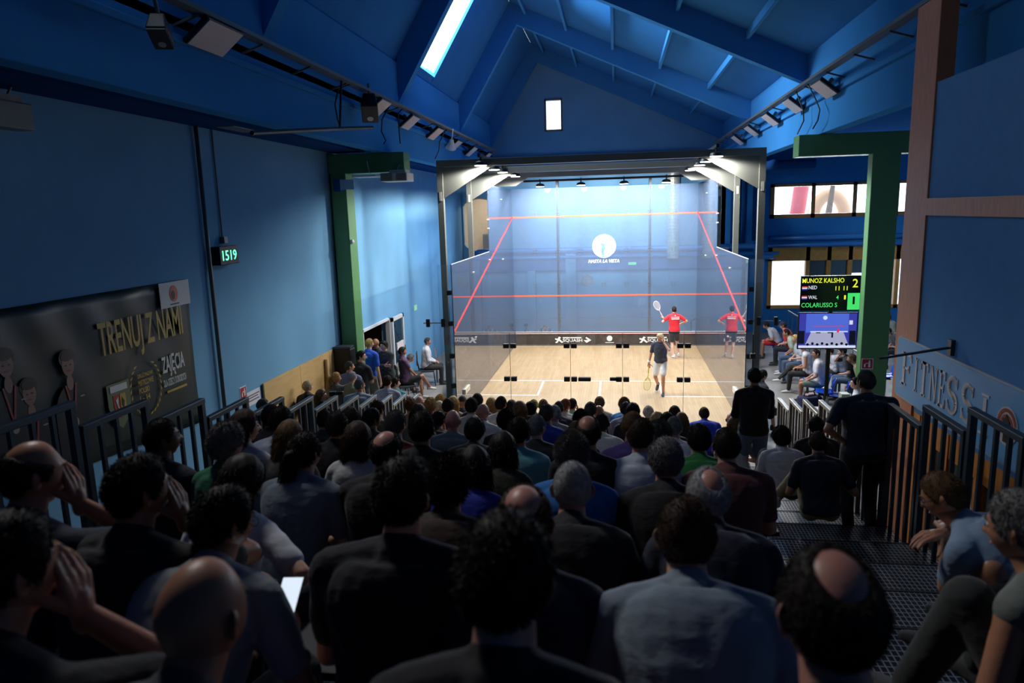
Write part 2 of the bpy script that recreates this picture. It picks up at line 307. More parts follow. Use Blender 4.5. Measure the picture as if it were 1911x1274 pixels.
# lower valley trough outside each eaves beam
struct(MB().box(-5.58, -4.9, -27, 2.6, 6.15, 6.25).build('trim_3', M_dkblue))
# roof planes
RI = (-2.66, 10.89)
sl = MB()
def lz(x): return 10.25+1.63*(x+2.46)+.96
def rz_(x): return 10.25-.451*(x+2.46)+.55
# left slope with the skylight opening (between y=-7.75 and -6.3)
SY0, SY1, SXa, SXb = -7.75, -6.3, -4.24, -2.9
T = .18
def lpan(xa, xb, y0, y1): sl.prism([(xa, lz(xa)), (xb, lz(xb)), (xb-.12, lz(xb)+.14), (xa-.12, lz(xa)+.14)], 1, y0, y1)
RY0, RY1 = -20.2, -18.75      # roof opening added for the fill light over the stand, above the picture
lpan(-4.55, RI[0], -27, RY0); lpan(-4.55, RI[0], RY1, SY0); lpan(-4.55, SXa, RY0, RY1); lpan(SXb, RI[0], RY0, RY1)
lpan(-4.55, RI[0], SY1, 2.9); lpan(-4.55, SXa, SY0, SY1); lpan(SXb, RI[0], SY0, SY1)
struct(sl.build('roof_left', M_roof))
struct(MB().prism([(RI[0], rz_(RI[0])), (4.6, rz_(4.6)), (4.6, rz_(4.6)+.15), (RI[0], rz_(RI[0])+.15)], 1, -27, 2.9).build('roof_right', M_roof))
kf = MB()
for (xa, xb, y0, y1) in ((SXa-.05, SXb+.05, SY0-.05, SY0+.02), (SXa-.05, SXb+.05, SY1-.02, SY1+.05)):
    kf.prism([(xa, lz(xa)-.03), (xb, lz(xb)-.03), (xb-.2, lz(xb)+.25), (xa-.2, lz(xa)+.25)], 1, y0, y1)
ko = struct(kf.build('window_4', M_roof))
MB().prism([(SXa, lz(SXa)+.08), (SXb, lz(SXb)+.08), (SXb-.01, lz(SXb)+.1), (SXa-.01, lz(SXa)+.1)], 1, SY0, SY1).build('skylight_pane', glass('skylight_glass', (.97, .98, 1), .1, (.9, .9, .9), .6), ko)
for k, y in enumerate((-21.8, -15.5, -9.3, -3.0, 2.45)):
    t = .12
    b = MB(); R_ = [(4.3, 7.2), (-2.46, 10.25), (-4.3, 7.25), (-4.3, 8.21), (-2.66, 10.89), (4.3, 7.75)]
    b.prism(R_[:2]+R_[4:], 1, y-t, y+t); b.prism([R_[1], R_[2], R_[3], R_[4]], 1, y-t, y+t)
    struct(b.build('beam_truss', M_beam))
PX = (3.1, 1.7, .35, -1.0, -2.2)
for (y0, y1) in ((-21.68, -15.62), (-15.38, -9.42), (-9.18, -3.12), (-2.88, 2.33)):
    b = MB()
    for x in PX: b.bar((x, y0, rz_(x)-.09), (x, y1, rz_(x)-.09), .07, .16)
    struct(b.build('beam_purlins', M_beam))
struct(MB().box(-5.8, 12.2, -27.2, -27, 0, 11.2).build('wall_front', M_dkblue))
# shelf beam and trunking on the gable wall, pipes behind the court
struct(MB().box(-4.3, 4.3, 2.45, 2.7, 6.72, 6.82).box(-4.3, 4.3, 2.5, 2.7, 6.3, 6.4).build('trim_4', M_dkblue))
struct(MB().box(-3.6, 4.3, 2.5, 2.7, 2.5, 3.15).build('trim_5', mat('slate_blue_panel', (66, 116, 178), .5, noise=.1)))
struct(MB().box(-1.5, -1.1, 2.4, 2.7, 0, 3.2).box(-3.0, -2.7, 2.4, 2.7, 0, 2.5).build('trim_6', M_wall))
struct(MB().box(-5.6, 4.3, 2.5, 2.6, 0, .6).build('trim_7', M_wall))
def pipe(pts, r, label, m=M_dkblue, name='pipe', grp='blue pipes around the court'):
    p2 = []
    pts = [Vector(p) for p in pts]
    for i, p in enumerate(pts):
        if 0 < i < len(pts)-1:
            a = (pts[i-1]-p).normalized(); b_ = (pts[i+1]-p).normalized(); q = r*1.8
            for t in (0, .25, .5, .75, 1): p2.append((p+a*q)*(1-t)**2+p*2*t*(1-t)+(p+b_*q)*t*t)
        else: p2.append(p)
    return tag(MB().tube(p2, r, 14).build(name, m, smooth=True), label, 'pipe', grp)
M_pipe = mat('glossy_blue_pipe', (58, 132, 204), .3)
pipe([(-5.0, 2.3, 0.02), (-5.0, 2.3, 3.3), (5.6, 2.3, 3.3), (5.6, 2.3, 2.9), (6.2, 2.3, 2.9)], .1, 'thick light blue pipe crossing the far wall behind the glass court', M_pipe)
pipe([(-4.7, 2.35, .02), (-4.7, 2.35, 3.02), (6.4, 2.35, 3.02)], .06, 'thin blue pipe running below the thick pipe on the far wall', M_pipe)
pipe([(5.55, 2.2, 3.5), (5.55, 2.2, 6.2), (7.5, 2.2, 6.2)], .16, 'wide blue pipe rising beside the upper windows', M_dkblue)
for x_ in (4.75, 4.95, 5.15): pipe([(x_, 2.64, 3.4), (x_, 2.64, 6.9)], .06, 'one of three thin upright blue pipes right of the court', M_dkblue)
pipe([(6.1, 2.6, 3.55), (12, 2.6, 3.55)], .09, 'horizontal blue pipe under the upper right windows', M_pipe)
pipe([(6.0, 2.4, 3.3), (12, 2.4, 3.3)], .06, 'lower blue pipe under the upper right windows', M_pipe)
pipe([(4.4, -6, 5.8), (4.4, 2.2, 5.8)], .12, 'blue pipe running along the ceiling right of the steel frame', M_dkblue)
# silver spiral duct standing behind the front glass
def spiral(a, b, r, pitch, n=22):
    a = Vector(a); b = Vector(b); L = (b-a).length; k = int(L/pitch); pts = []; rs = []
    for i in range(k+1):
        t = i/k; pts.append(a.lerp(b, t)); rs.append(r)
        if i < k: pts.append(a.lerp(b, (i+.12)/k)); rs.append(r*1.05); pts.append(a.lerp(b, (i+.2)/k)); rs.append(r)
    return MB().tube(pts, rs, n)
tag(spiral((2.55, 2.3, 2.9), (2.55, 2.3, 6.3), .22, .12).build('ventilation_duct', M_galv, smooth=False), 'upright silver spiral duct behind the right half of the front glass', 'duct')
tag(spiral((-5.3, -22.5, 6.45), (-5.3, 0.5, 6.45), .13, .15).build('ventilation_duct', M_galv, smooth=False), 'long silver spiral duct running along the top of the left wall', 'duct')
st = MB()
# ------------------------------------------------------------------ green columns
for side in (-1, 1):
    x0 = -5.59 if side < 0 else 5.2
    c = MB().box(x0+.04, x0+.38, -10.55, -10.1, 0, 5.72) if side < 0 else MB().box(5.27, 5.78, -10.55, -10.3, 0, 5.72)
    if side < 0: c.box(-5.59, -3.92, -10.55, -10.1, 5.69, 6.095)
    else: c.box(3.92, 6.7, -10.55, -10.1, 5.69, 6.095)
    struct(c.build('column_green', M_green, bevel=.012))
struct(MB().box(5.0, 5.16, -10.4, -10.2, 0, .95).build('trim_8', mat('pale_post', (196, 206, 190), .5)))
# conduits and clock on the left wall
tag(MB().tube([(-5.55, -15.42, 1.5), (-5.55, -15.42, 6.25)], .03, 10).build('conduit', M_steel, smooth=True), 'dark upright drain pipe on the left wall beside the digital clock', 'pipe')
tag(MB().tube([(-5.58, -14.95, 4.55), (-5.58, -14.95, 6.25)], .012, 8).box(-5.6, -5.52, -15.0, -14.9, 4.45, 4.55).build('conduit', M_steel), 'thin cable conduit ending in a small socket above the clock', 'cable')
ck = empty('digital_clock', (-5.53, -15.0, 4.27))
tag(ck, 'black digital wall clock with green figures reading 15 19', 'clock')
MB().box(-.07, .07, -.27, .27, -.14, .14).build('case', M_black, ck, bevel=.01)
M_led = mat('green_led', (90, 255, 170), .4, emit=3.0)
for i, (ch, y) in enumerate((('15', -.2), ('19', .03))): text('digits', ch, (.072, y, -.075), 'left', .17, .15, M_led, ck, t=.003)
# signs on the left wall
def hose_sign(loc, face, label, s=.2):
    e = empty('safety_sign', loc); tag(e, label, 'sign'); e.rotation_euler = (0, 0, {'left': 0, 'front': -PI/2}[face])
    MB().box(0, .006, -s/2, s/2, -s/2, s/2).build('plate', M_whiteline, e)
    MB().box(.006, .009, -s*.43, s*.43, -s*.43, s*.43).build('red_field', mat('sign_red', (190, 34, 40), .5), e)
    p = MB().box(.009, .012, -s*.3, -s*.16, -s*.3, s*.1).box(.009, .012, -s*.3, s*.05, s*.02, s*.1).box(.009, .012, s*.08, s*.26, -s*.3, s*.2)
    p.disc((.0105, s*.17, s*.27), s*.07, 'X', .003, 14); p.build('pictogram', M_whiteline, e)
hose_sign((-5.6, -14.76, 2.02), 'left', 'small red and white hydrant sign on the left wall above the plywood')
n_ = empty('paper_notice', (-5.598, -14.45, 1.86)); tag(n_, 'white paper notice on the left wall beside the plywood panel', 'notice')
MB().box(0, .004, -.24, .24, -.12, .12).build('sheet', M_whiteline, n_)
MB().box(.004, .005, -.2, .2, .04, .06).box(.004, .005, -.2, .15, .0, .02).box(.004, .005, -.2, .18, -.05, -.03).build('print', mat('grey_print', (130, 100, 110), .7), n_)
# plywood sheets leaning along the left wall
for i, (ya, yb) in enumerate(((-14.15, -12.72), (-12.71, -11.3), (-11.29, -10.58))):
    tag(MB().box(-5.58, -5.55, ya, yb, 0, 2.02).build('plywood_sheet', M_ply), ['pale plywood sheet on the left wall next to the paper notice', 'pale plywood sheet in the middle of the left wall row', 'narrow plywood sheet on the left wall behind the loudspeaker'][i], 'plywood')
tag(MB().tube([(-5.5, -11.6, .0), (-5.5, -11.6, 1.0), (-5.52, -11.55, 1.9)], .05, 10).build('rolled_mat', mat('tan_roll', (176, 140, 84), .6), smooth=True), 'tan roll standing upright against the plywood by the loudspeaker', 'roll')
# ------------------------------------------------------------------ the glass court
G_side = glass('court_side_glass', (.78, .88, 1), .18, (.42, .58, .98), 1.3, .015)
G_front = glass('court_front_glass', (.86, .95, 1), .2, (.5, .68, 1), .9, .03)
G_back = glass('court_back_glass', (.93, .96, .97), .025, (.6, .65, .75), 1.0, .01)
M_fin = mat('dark_fin', (52, 56, 62), .4, .3)
M_edge = mat('green_glass_edge', (70, 100, 92), .2)
M_line_orange = mat('orange_red_line', (250, 100, 66), .5)
fw = empty('court_front_wall', (0, 0, 0)); tag(fw, 'tall glass front wall of the squash court with red lines and white emblem', 'glass wall')
for i, (xa, xb) in enumerate(((-3.2, -1.6), (-1.595, 1.6), (1.605, 3.2))):
    MB().box(xa, xb, -.006, .006, .02, 5.58).build('glass_panel', G_front, fw)
for x in (-1.6, 1.6): MB().box(x-.045, x+.045, .02, .3, 0, 5.85).build('fin', M_fin, fw, bevel=.006)
MB().box(-3.2, 3.2, -.014, -.007, 4.57, 4.62).build('out_line', M_line_orange, fw)
MB().box(-3.2, 3.2, -.014, -.007, 1.78, 1.83).build('service_line', M_line_orange, fw)
def clamp4(x, z, p, name='clamp'):
    b = MB()
    for dx in (-.05, .05):
        for dz in (-.045, .045): b.lathe([(.018, 0), (.018, .012), (.008, .02)], (0, 0, 0), 10); 
    b.v = []; b.f = []; b.m = []
    for dx in (-.05, .05):
        for dz in (-.045, .045): b.disc((x+dx, -.016, z+dz), .018, 'Y', .018, 10)
    return b.build(name, M_steel, p)
for z in (1.0, 2.2, 3.4, 4.7, 5.45):
    for x in (-2.4, -1.6, -.8, 0, .8, 1.6, 2.4):
        if z in (1.0, 5.45) and x not in (-1.6, 0, 1.6): continue
        clamp4(x, z, fw)
# tin
tn = empty('court_tin', (0, -.05, 0)); tag(tn, 'dark striker board with white emblems along the foot of the front wall', 'tin')
MB().box(-3.18, 3.18, -.012, .012, .0, .41).build('board', mat('smoked_board', (62, 56, 54), .25, noise=.3, nscale=3), tn)
MB().box(-3.18, 3.18, -.03, .03, .43, .5).build('top_rail', mat('white_pink_rail', (252, 244, 240), .5), tn); MB().box(-3.18, 3.18, -.032, -.03, .426, .436).build('rail_stripe', M_red, tn)
MB().box(-3.18, 3.18, -.03, .01, 0, .03).build('foot_rail', M_steel, tn)
lg = MB()
for x0 in (-1.75, 1.25):
    lg.box(x0+.28, x0+.95, -.02, -.014, .27, .31); lg.prism([(x0, .1), (x0+.08, .1), (x0+.14, .18), (x0+.24, .1), (x0+.3, .12), (x0+.17, .24), (x0+.22, .3), (x0+.14, .33), (x0+.1, .26), (x0, .27), (x0, .22), (x0+.08, .2)], 1, -.02, -.014)
lg.prism([(-.62, .1), (-.45, .2), (-.62, .32), (-.66, .28), (-.56, .2), (-.72, .2)], 1, -.02, -.014)
lg.disc((.2, -.017, .26), .1, 'Y', .006).box(.05, .36, -.02, -.014, .1, .12)
lg.build('emblems', M_whiteline, tn)
text('lettering', 'SQUASH', (-1.47, -.014, .12), 'front', .7, .13, M_whiteline, tn, bold=.02); text('lettering', 'SQUASH', (1.53, -.014, .12), 'front', .7, .13, M_whiteline, tn, bold=.02)
# emblem on the front glass
em = MB(); em.disc((0.02, -.012, 3.53), .41, 'Y', .006, 40)
eo = em.build('emblem_disc', mat('emblem_white', (244, 248, 252), .5), fw)
def arc_strip(b, cx, cz, r, w, a0, a1, y, t=.003, n=24, mi=0, taper=True):
    outer = []; inner = []
    for k in range(n+1):
        f = k/n; a = a0+(a1-a0)*f; ww = w*(math.sin(PI*f)*.9+.1) if taper else w
        outer.append((cx+(r+ww/2)*math.cos(a), cz+(r+ww/2)*math.sin(a))); inner.append((cx+(r-ww/2)*math.cos(a), cz+(r-ww/2)*math.sin(a)))
    for k in range(n): b.prism([outer[k], outer[k+1], inner[k+1], inner[k]], 1, y-t/2, y+t/2, mi)
sw = MB()
for r, cx, w_ in ((.31, -.04, .034), (.23, -.08, .03), (.15, -.12, .026), (.365, 0, .018)): arc_strip(sw, .02+cx, 3.48, r, w_, -2.6, 1.6, -.017)
sw.prism([(x*1.45+.02, 3.2+(z-3.28)*1.45) for x, z in [(-.05, 3.28), (0.0, 3.28), (.0, 3.42), (.03, 3.55), (0, 3.58), (-.03, 3.56), (-.06, 3.6), (-.09, 3.58), (-.05, 3.5), (-.07, 3.42)]], 1, -.019, -.016)
sw.build('emblem_swirl', mat('emblem_blue', (92, 140, 200), .5), eo)
text('lettering', 'HASTA LA VISTA', (-.53, -.008, 2.95), 'front', 1.08, .12, M_whiteline, fw, shear=.25, bold=.02)
# side walls
for s, nm in ((-1, 'left'), (1, 'right')):
    x = 3.2*s; e = empty('court_side_wall', (x, 0, 0))
    tag(e, f'glass side wall of the court along its {nm} edge with a sloping red line', 'glass wall')
    MB().box(-.006, .006, -4.86, -.01, .02, 5.58).build('glass_panel', G_side, e)
    MB().box(-.006, .006, -9.74, -4.87, .02, 3.68).build('glass_panel', G_side, e)
    MB().box(-.008, .008, -9.745, -4.87, 3.68, 3.692).build('glass_edge', M_whiteline, e)
    MB().box(-.008, .008, -9.76, -9.742, .02, 3.68).build('glass_edge', M_fin, e)
    xi = -.012*s
    ln = MB().prism([(-9.74, 2.13), (-.01, 4.57), (-.01, 4.63), (-9.74, 2.19)], 0, xi-.003, xi+.003)
    ln.build('out_line', M_red, e)
    for (yy, zz) in ((-4.86, 3.45), (-4.86, 4.35), (-4.86, 4.6), (-4.86, 5.35), (-7.3, 3.3), (-2.4, 3.3), (-2.4, 5.2), (-7.3, 1.6)):
        b = MB()
        for dy in (-.05, .05): b.disc((.0, yy+dy, zz), .02, 'X', .05, 10)
        b.build('clamp', M_galv, e)
    # steel fins outside the glass at the portals
    for yy in (-9.74, -4.87):
        top = 2.4 if yy < -9 else 3.6
        MB().box(min(.02*s, .32*s), max(.02*s, .32*s), yy-.006, yy+.006, .02, 3.68 if yy < -9 else 3.68).build('glass_fin', G_back, e)
    for zz in (3.05, 2.35, 1.6, .9): MB().box(min(.02*s, .12*s), max(.02*s, .12*s), -9.78, -9.7, zz-.05, zz+.05).build('hinge', M_black, e, bevel=.006)
    for xx in (.2, .55): MB().box(min(xx*s, (xx+.08)*s), max(xx*s, (xx+.08)*s), -9.8, -9.72, 2.28, 2.46).build('clamp_plate', M_black, e, bevel=.01)
    MB().box(min(.05*s, .7*s), max(.05*s, .7*s), -9.765, -9.755, 2.36, 2.38).build('tie_rod', M_steel, e)
    MB().box(-.03-.02*s, .03-.02*s, -9.0, -8.45, .5, .62).build('floor_plate', mat('cream_plate', (226, 222, 200), .5), e)
bw = empty('court_back_wall', (0, -9.75, 0)); tag(bw, 'low glass back wall of the court with a door and black clamps', 'glass wall')
JX = (-3.19, -1.93, -.57, .58, 1.9, 3.19)
for a, b in zip(JX[:-1], JX[1:]):
    p = MB().box(a+.004, b-.004, -.006, .006, .01, 2.13).build('glass_panel' if a != -.57 else 'glass_door', G_back, bw)
for x in JX[1:-1]: MB().box(x-.004, x+.004, -.008, .008, .01, 2.13).build('panel_edge', M_edge, bw)
MB().box(-3.19, 3.19, -.007, .007, 2.125, 2.145).build('top_edge', M_edge, bw)
for x in JX[1:-1]:
    for z in (1.08, 1.84):
        for s in (-1, 1): MB().box(x+s*.015-(.13 if s < 0 else 0), x+s*.015+(.13 if s > 0 else 0), -.05, .05, z-.05, z+.05).build('hinge', M_black, bw, bevel=.008)
MB().box(-.4, -.12, -.06, .06, 1.04, 1.12).build('lock', M_black, bw, bevel=.01); MB().box(.3, .5, -.05, .05, 1.05, 1.12).build('lock', M_black, bw, bevel=.01)
# portal frames
for k, y in enumerate((-8.75, -5.45, -2.1)):
    e = empty('steel_portal', (0, y, 0)); tag(e, ['grey steel portal frame standing nearest the spectators', 'middle grey steel portal frame over the court', 'grey steel portal frame nearest the front wall'][k], 'frame')
    for s in (-1, 1):
        MB().box(3.6*s-.07, 3.6*s+.07, -.07, .07, 0, 5.86).build('post', M_steel, e, bevel=.006)
        hp_ = [(3.53*s, 5.86), (2.35*s, 5.86), (3.53*s, 5.15)] if k < 2 else [(3.53*s, 5.86), (2.35*s, 5.86), (2.75*s, 5.61), (3.27*s, 5.61), (3.27*s, 5.3), (3.53*s, 5.15)]
        MB().prism(hp_, 1, -.02, .02).build('haunch', M_steel, e)
        MB().box(3.6*s-.02, 3.6*s+.04, -.085, -.07, 5.1, 5.3).build('bolt_plate', M_galv, e)
    MB().box(-3.67, 3.67, -.07, .07, 5.86, 6.02).build('beam', M_steel, e, bevel=.006)
rl = MB()
tag(MB().box(-2.62, -2.56, -9.2, -1.6, 6.03, 6.1).box(2.56, 2.62, -9.2, -1.6, 6.03, 6.1).box(-2.6, 2.6, -1.3, -1.24, 5.75, 5.82).tube([(-2.6, -1.9, 6.06), (-2.6, -1.27, 5.8)], .03).tube([(2.6, -1.9, 6.06), (2.6, -1.27, 5.8)], .03).build('lamp_rail', M_black), 'black rail round the top of the court that carries the lamps', 'rail')
# lamps
M_lens = mat('lit_lens', (255, 250, 238), .4, emit=14.0)
def hanging_lamp(loc, label, tgt, power=LAMPW):
    e = empty('court_lamp', loc); tag(e, label, 'lamp', 'round lamps over the court')
    MB().lathe([(.05, .1), (.13, .07), (.155, 0), (.14, 0)]).build('housing', M_black, e, smooth=False)
    MB().lathe([(.135, -.012), (.135, .0)]).build('lens', M_lens, e)
    MB().tube([(0, 0, .08), (0, 0, .24)], .02, 8).build('bracket', M_black, e)
    spot('court_lamp_beam', (loc[0], loc[1], loc[2]-.04), tgt, power)
LP = [(-2.6, -8.95, 'lamp at the near left corner of the court rail'), (-2.6, -7.1, 'second round lamp along the left court rail'), (-2.6, -5.75, 'third round lamp along the left court rail'),
      (-2.6, -4.1, 'fourth round lamp along the left court rail'), (-2.6, -3.2, 'fifth round lamp along the left court rail'),
      (2.6, -8.95, 'lamp at the near right corner of the court rail'), (2.6, -7.1, 'second round lamp along the right court rail'), (2.6, -5.75, 'third round lamp along the right court rail'),
      (2.6, -4.1, 'fourth round lamp along the right court rail'), (2.6, -3.2, 'fifth round lamp along the right court rail')]
for x, y, n in LP: hanging_lamp((x, y, 5.86), 'bright ' + n if n[0] != 'l' else 'bright round ' + n, (x*1.0, y+.3, 0))
for x, n in ((-2.05, 'leftmost'), (-.7, 'second'), (.7, 'third'), (2.05, 'rightmost')):
    hanging_lamp((x, -1.27, 5.6), f'bright round lamp over the front wall, {n} of four from the left', (x*.8, .6, 0), LAMPW*1.0)
# floodlight panels (switched off) on the eaves beams
M_pan = mat('unlit_diffuser', (196, 190, 196), .5)
def flood(x, y, z, s, label, L=.62):
    e = empty('floodlight', (x, y, z), 0); e.rotation_euler = (0, math.radians(-38*s), 0); tag(e, label, 'floodlight', 'switched off floodlights on the eaves beams')
    MB().box(-.2, .2, -L/2, L/2, -.0, .06).build('housing', M_black, e, bevel=.008)
    MB().box(-.185, .185, -L/2+.02, L/2-.02, -.012, 0).build('diffuser', M_pan, e)
    MB().box(-.03, .03, -.05, .05, .06, .22).build('bracket', M_steel, e)
for i, (px, py) in enumerate(((1537, 167), (1479, 198), (1437, 224), (1402, 245), (1376, 262))):
    p = A(px, py, 0, 4.06); flood(p.x, p.y, p.z, -1, f'unlit square floodlight on the right eaves beam, {["nearest the spectators", "second from the spectators", "third from the spectators", "fourth from the spectators", "last, above the steel frame"][i]}', .62 if i else .66)
for i, (px, py) in enumerate(((403, 72), (709, 201), (766, 229), (813, 250), (850, 272), (880, 283), (908, 293))):
    p = A(px, py, 0, -4.06); flood(p.x, p.y, p.z, 1, f'unlit square floodlight on the left eaves beam, {["alone near the spectators", "partly behind the black loudspeaker", "second beyond the black loudspeaker", "third beyond the black loudspeaker", "beside the pale cone", "second last towards the gable wall", "last towards the gable wall"][i]}', .75 if not i else .6)
# cable trays along the beams
for s in (-1, 1):
    b = MB(); x = 4.0*s
    b.box(x-.07, x+.07, -24, 1.8, 7.0, 7.01).box(x-.075, x-.065, -24, 1.8, 7.0, 7.05).box(x+.065, x+.075, -24, 1.8, 7.0, 7.05)
    for k in range(18): b.bar((x, -23.5+k*1.45, 6.99), (4.3*s, -23.5+k*1.45, 6.9), .025, .025)
    tag(b.build('cable_tray', M_steel), f'grey cable tray running along the {"left" if s < 0 else "right"} eaves beam', 'cable tray')
def cable(pts, label): return tag(MB().tube([Vector(p) for p in pts], .013, 6).build('hanging_cable', M_black, smooth=True), label, 'cable')
def cpx(pix, X):
    p = [A(x, y, 0, X) for x, y in pix]; return [Vector((4.0 if X > 0 else -4.0, p[0].y, 7.0))]+p
cable(cpx([(1522, 185), (1530, 205), (1526, 225), (1517, 240)], 4.15), 'black cable dangling above the right green column, nearer one')
cable(cpx([(1499, 205), (1500, 225), (1493, 240), (1488, 250)], 4.15), 'black cable dangling above the right green column, farther one')
cable(cpx([(632, 165), (625, 195), (630, 222), (634, 235)], -4.2), 'black cable dangling to the black pole on the left')
cable(cpx([(713, 223), (712, 245), (720, 262), (716, 268)], -4.2), 'black cable dangling under the left floodlights')
cable(cpx([(820, 265), (819, 280), (815, 290), (812, 296)], -4.2), 'short black cable dangling by the left steel post')
cable(cpx([(743, 212), (745, 245), (747, 268)], -4.1), 'thick black cable dropping onto the left green bracket')
tag(MB().tube([A(470, 248, 0, -4.2), A(630, 240, 0, -4.1), A(695, 238, 0, -3.9)], .03, 8).tube([Vector((-4.02, A(633, 218, 0, -4.1).y, 7.0)), A(634, 243, 0, -4.1)], .02, 8).build('black_pole', M_black), 'black pole hanging level under the left eaves beam', 'pole')
# loudspeakers high on the left beam
def cone_speaker(p, s, rot, label, m):
    e = empty('loudspeaker', p); e.rotation_euler = rot; tag(e, label, 'loudspeaker')
    MB().prism([(-.19*s, -.15*s), (.19*s, -.15*s), (.13*s, .2*s), (-.13*s, .2*s)], 2, -.28*s, .28*s).build('cabinet', m, e, bevel=.015)
    MB().box(-.17*s, .17*s, -.175*s, -.15*s, -.26*s, .26*s).build('grille', mat('grille_grey', (72, 70, 70), .5), e)
    MB().tube([(0, .1*s, 0), (0, .45*s, .25)], .02, 8).build('bracket', M_steel, e)
    MB().disc((0, -.18*s, -.12*s), .07*s, 'Y', .01).build('badge', M_galv, e)
cone_speaker(A(690, 203, 0, -3.95), .8, (math.radians(55), 0, .3), 'black loudspeaker aimed down in front of the left floodlights', M_black)
cone_speaker(A(300, 60, 0, -3.8), .5, (math.radians(60), 0, .3), 'dark loudspeaker hanging high at the near left beam', M_black)
cn = empty('projector_cone', A(842, 270, 0, -3.95)); tag(cn, 'small pale cone lamp among the left floodlights', 'lamp'); cn.rotation_euler = (.5, .3, 0)
MB().lathe([(.05, .14), (.06, .1), (.15, -.1), (.14, -.1)]).tube([(0, 0, .12), (0, 0, .45)], .015, 8).build('shade', M_white, cn)
# air-conditioning boxes
def ac(p, sx, sy, sz, label, m=None):
    e = empty('air_conditioner', p); tag(e, label, 'air conditioner'); m = m or mat('cream_casing', (214, 210, 190), .45)
    MB().box(-sx/2, sx/2, -sy/2, sy/2, -sz/2, sz/2).build('casing', m, e, bevel=.015)
    b = MB()
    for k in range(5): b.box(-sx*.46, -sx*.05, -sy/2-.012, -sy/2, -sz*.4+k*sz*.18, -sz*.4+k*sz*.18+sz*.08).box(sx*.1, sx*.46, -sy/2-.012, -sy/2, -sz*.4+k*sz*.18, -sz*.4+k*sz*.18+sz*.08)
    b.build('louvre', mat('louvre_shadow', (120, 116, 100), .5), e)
    MB().box(-sx*.2, sx*.4, -sy*.3, sy*.3, sz/2, sz/2+.06).build('top_duct', m, e)
    MB().tube([(0, 0, sz/2), (0, .1, sz/2+.15), (0, sy/2+.1, sz/2+.22)], .012, 8).build('hanger', M_steel, e)
ac(A(741, 331, 1, -10.82), .56, .5, .17, 'cream louvred air conditioner hanging from the left green bracket')
sf = empty('ceiling_shelf', A(685, 329, 1, -10.8)); tag(sf, 'thin white shelf panel hanging by wires beside the cream air conditioner', 'shelf')
MB().box(-.25, .25, -.2, .2, -.02, .02).build('board', M_white, sf)
MB().tube([(.1, -.1, .02), (.05, -.1, .3)], .006, 6).build('wire', M_white, sf)
fb = empty('flood_box', A(638, 345, 1, -10.7)); tag(fb, 'dark blue junction box strapped round the left green column', 'box')
MB().box(-.16, .0, -.1, .1, -.13, .13).build('case', M_dkblue, fb, bevel=.01); MB().box(0.0, .3, -.1, -.08, -.1, .1).build('door', mat('pale_blue_plate', (150, 190, 220), .5), fb)
ac(A(12, 215, 0, -5.45), .2, .45, .26, 'dim louvred air conditioner high on the near left wall', mat('grey_casing', (120, 120, 118), .5))
ac(A(445, 232, 0, -5.2), .3, .8, .16, 'flat grey box hanging under the spiral duct on the left wall', mat('grey_casing2', (120, 124, 130), .5))
MBs = MB().lathe([(.05, 0), (.05, .05), (.02, .07)])
sm = MBs.build('wall_sensor', M_white); sm.location = A(655, 451, 0, -5.2); sm.rotation_euler = (0, PI/2, 0); tag(sm, 'round white sensor on the left green column', 'sensor')
ex = empty('exit_sign', A(775, 574, 0, -5.59)); tag(ex, 'small green and white exit sign on the left wall by the seated men', 'sign')
MB().box(0, .01, -.15, .15, -.08, .08).build('plate', mat('exit_green', (150, 220, 160), .5, emit=.3), ex); MB().box(.01, .012, -.1, -.02, -.05, .05).prism([(.0, -.05), (.1, 0), (.0, .05)], 0, .01, .012).build('arrow', M_whiteline, ex)
ex = empty('exit_sign', (1.05, 2.49, 2.72)); tag(ex, 'small lit green exit sign behind the front glass right of centre', 'sign')
MB().box(-.15, .15, -.01, .01, -.05, .05).build('plate', mat('exit_lit', (120, 230, 150), .5, emit=.8), ex)
# ------------------------------------------------------------------ grandstand
ROWP, RISE = .8, .2056
def rowz(k): return RISE*k+.13
NR = 15
SX0, SX1 = -3.48, 3.18
for k in range(0, NR+1):
    y1 = -13.0-ROWP*k+.48; y0 = y1-ROWP if k < NR else -27
    b = MB().box(SX0, SX1, y0, y1, rowz(k)-.05, rowz(k)).box(SX0, SX1, y1-.03, y1, rowz(k-1) if k else 0, rowz(k)-.05)
    struct(b.build('floor_step', M_grate))
    struct(MB().box(SX0, SX1, y1-.015, y1+.006, rowz(k)-.035, rowz(k)+.004).build('trim_step', mat('worn_nosing', (58, 60, 62), .4, .5)))
M_bench = mat('dark_bench', (34, 36, 44), .6)
ORD = 'first second third fourth fifth sixth seventh eighth ninth tenth eleventh twelfth thirteenth fourteenth fifteenth'.split()
for k in range(0, NR):
    y = -13.0-ROWP*k-.16; z = rowz(k)
    xe = 1.75 if k < 9 else 1.25
    b = MB().box(-2.95, xe, y-.17, y+.17, z+.40, z+.44)
    e = b.build('bench', M_bench, bevel=.008); tag(e, f'long dark bench of the {ORD[k]} spectator row counted from the court', 'bench')
    g = MB()
    for x in (-2.8, -1.3, .2, xe-.12): MB().box(x-.03, x+.03, y-.13, y+.13, z, z+.40).build('support', M_rail, e)
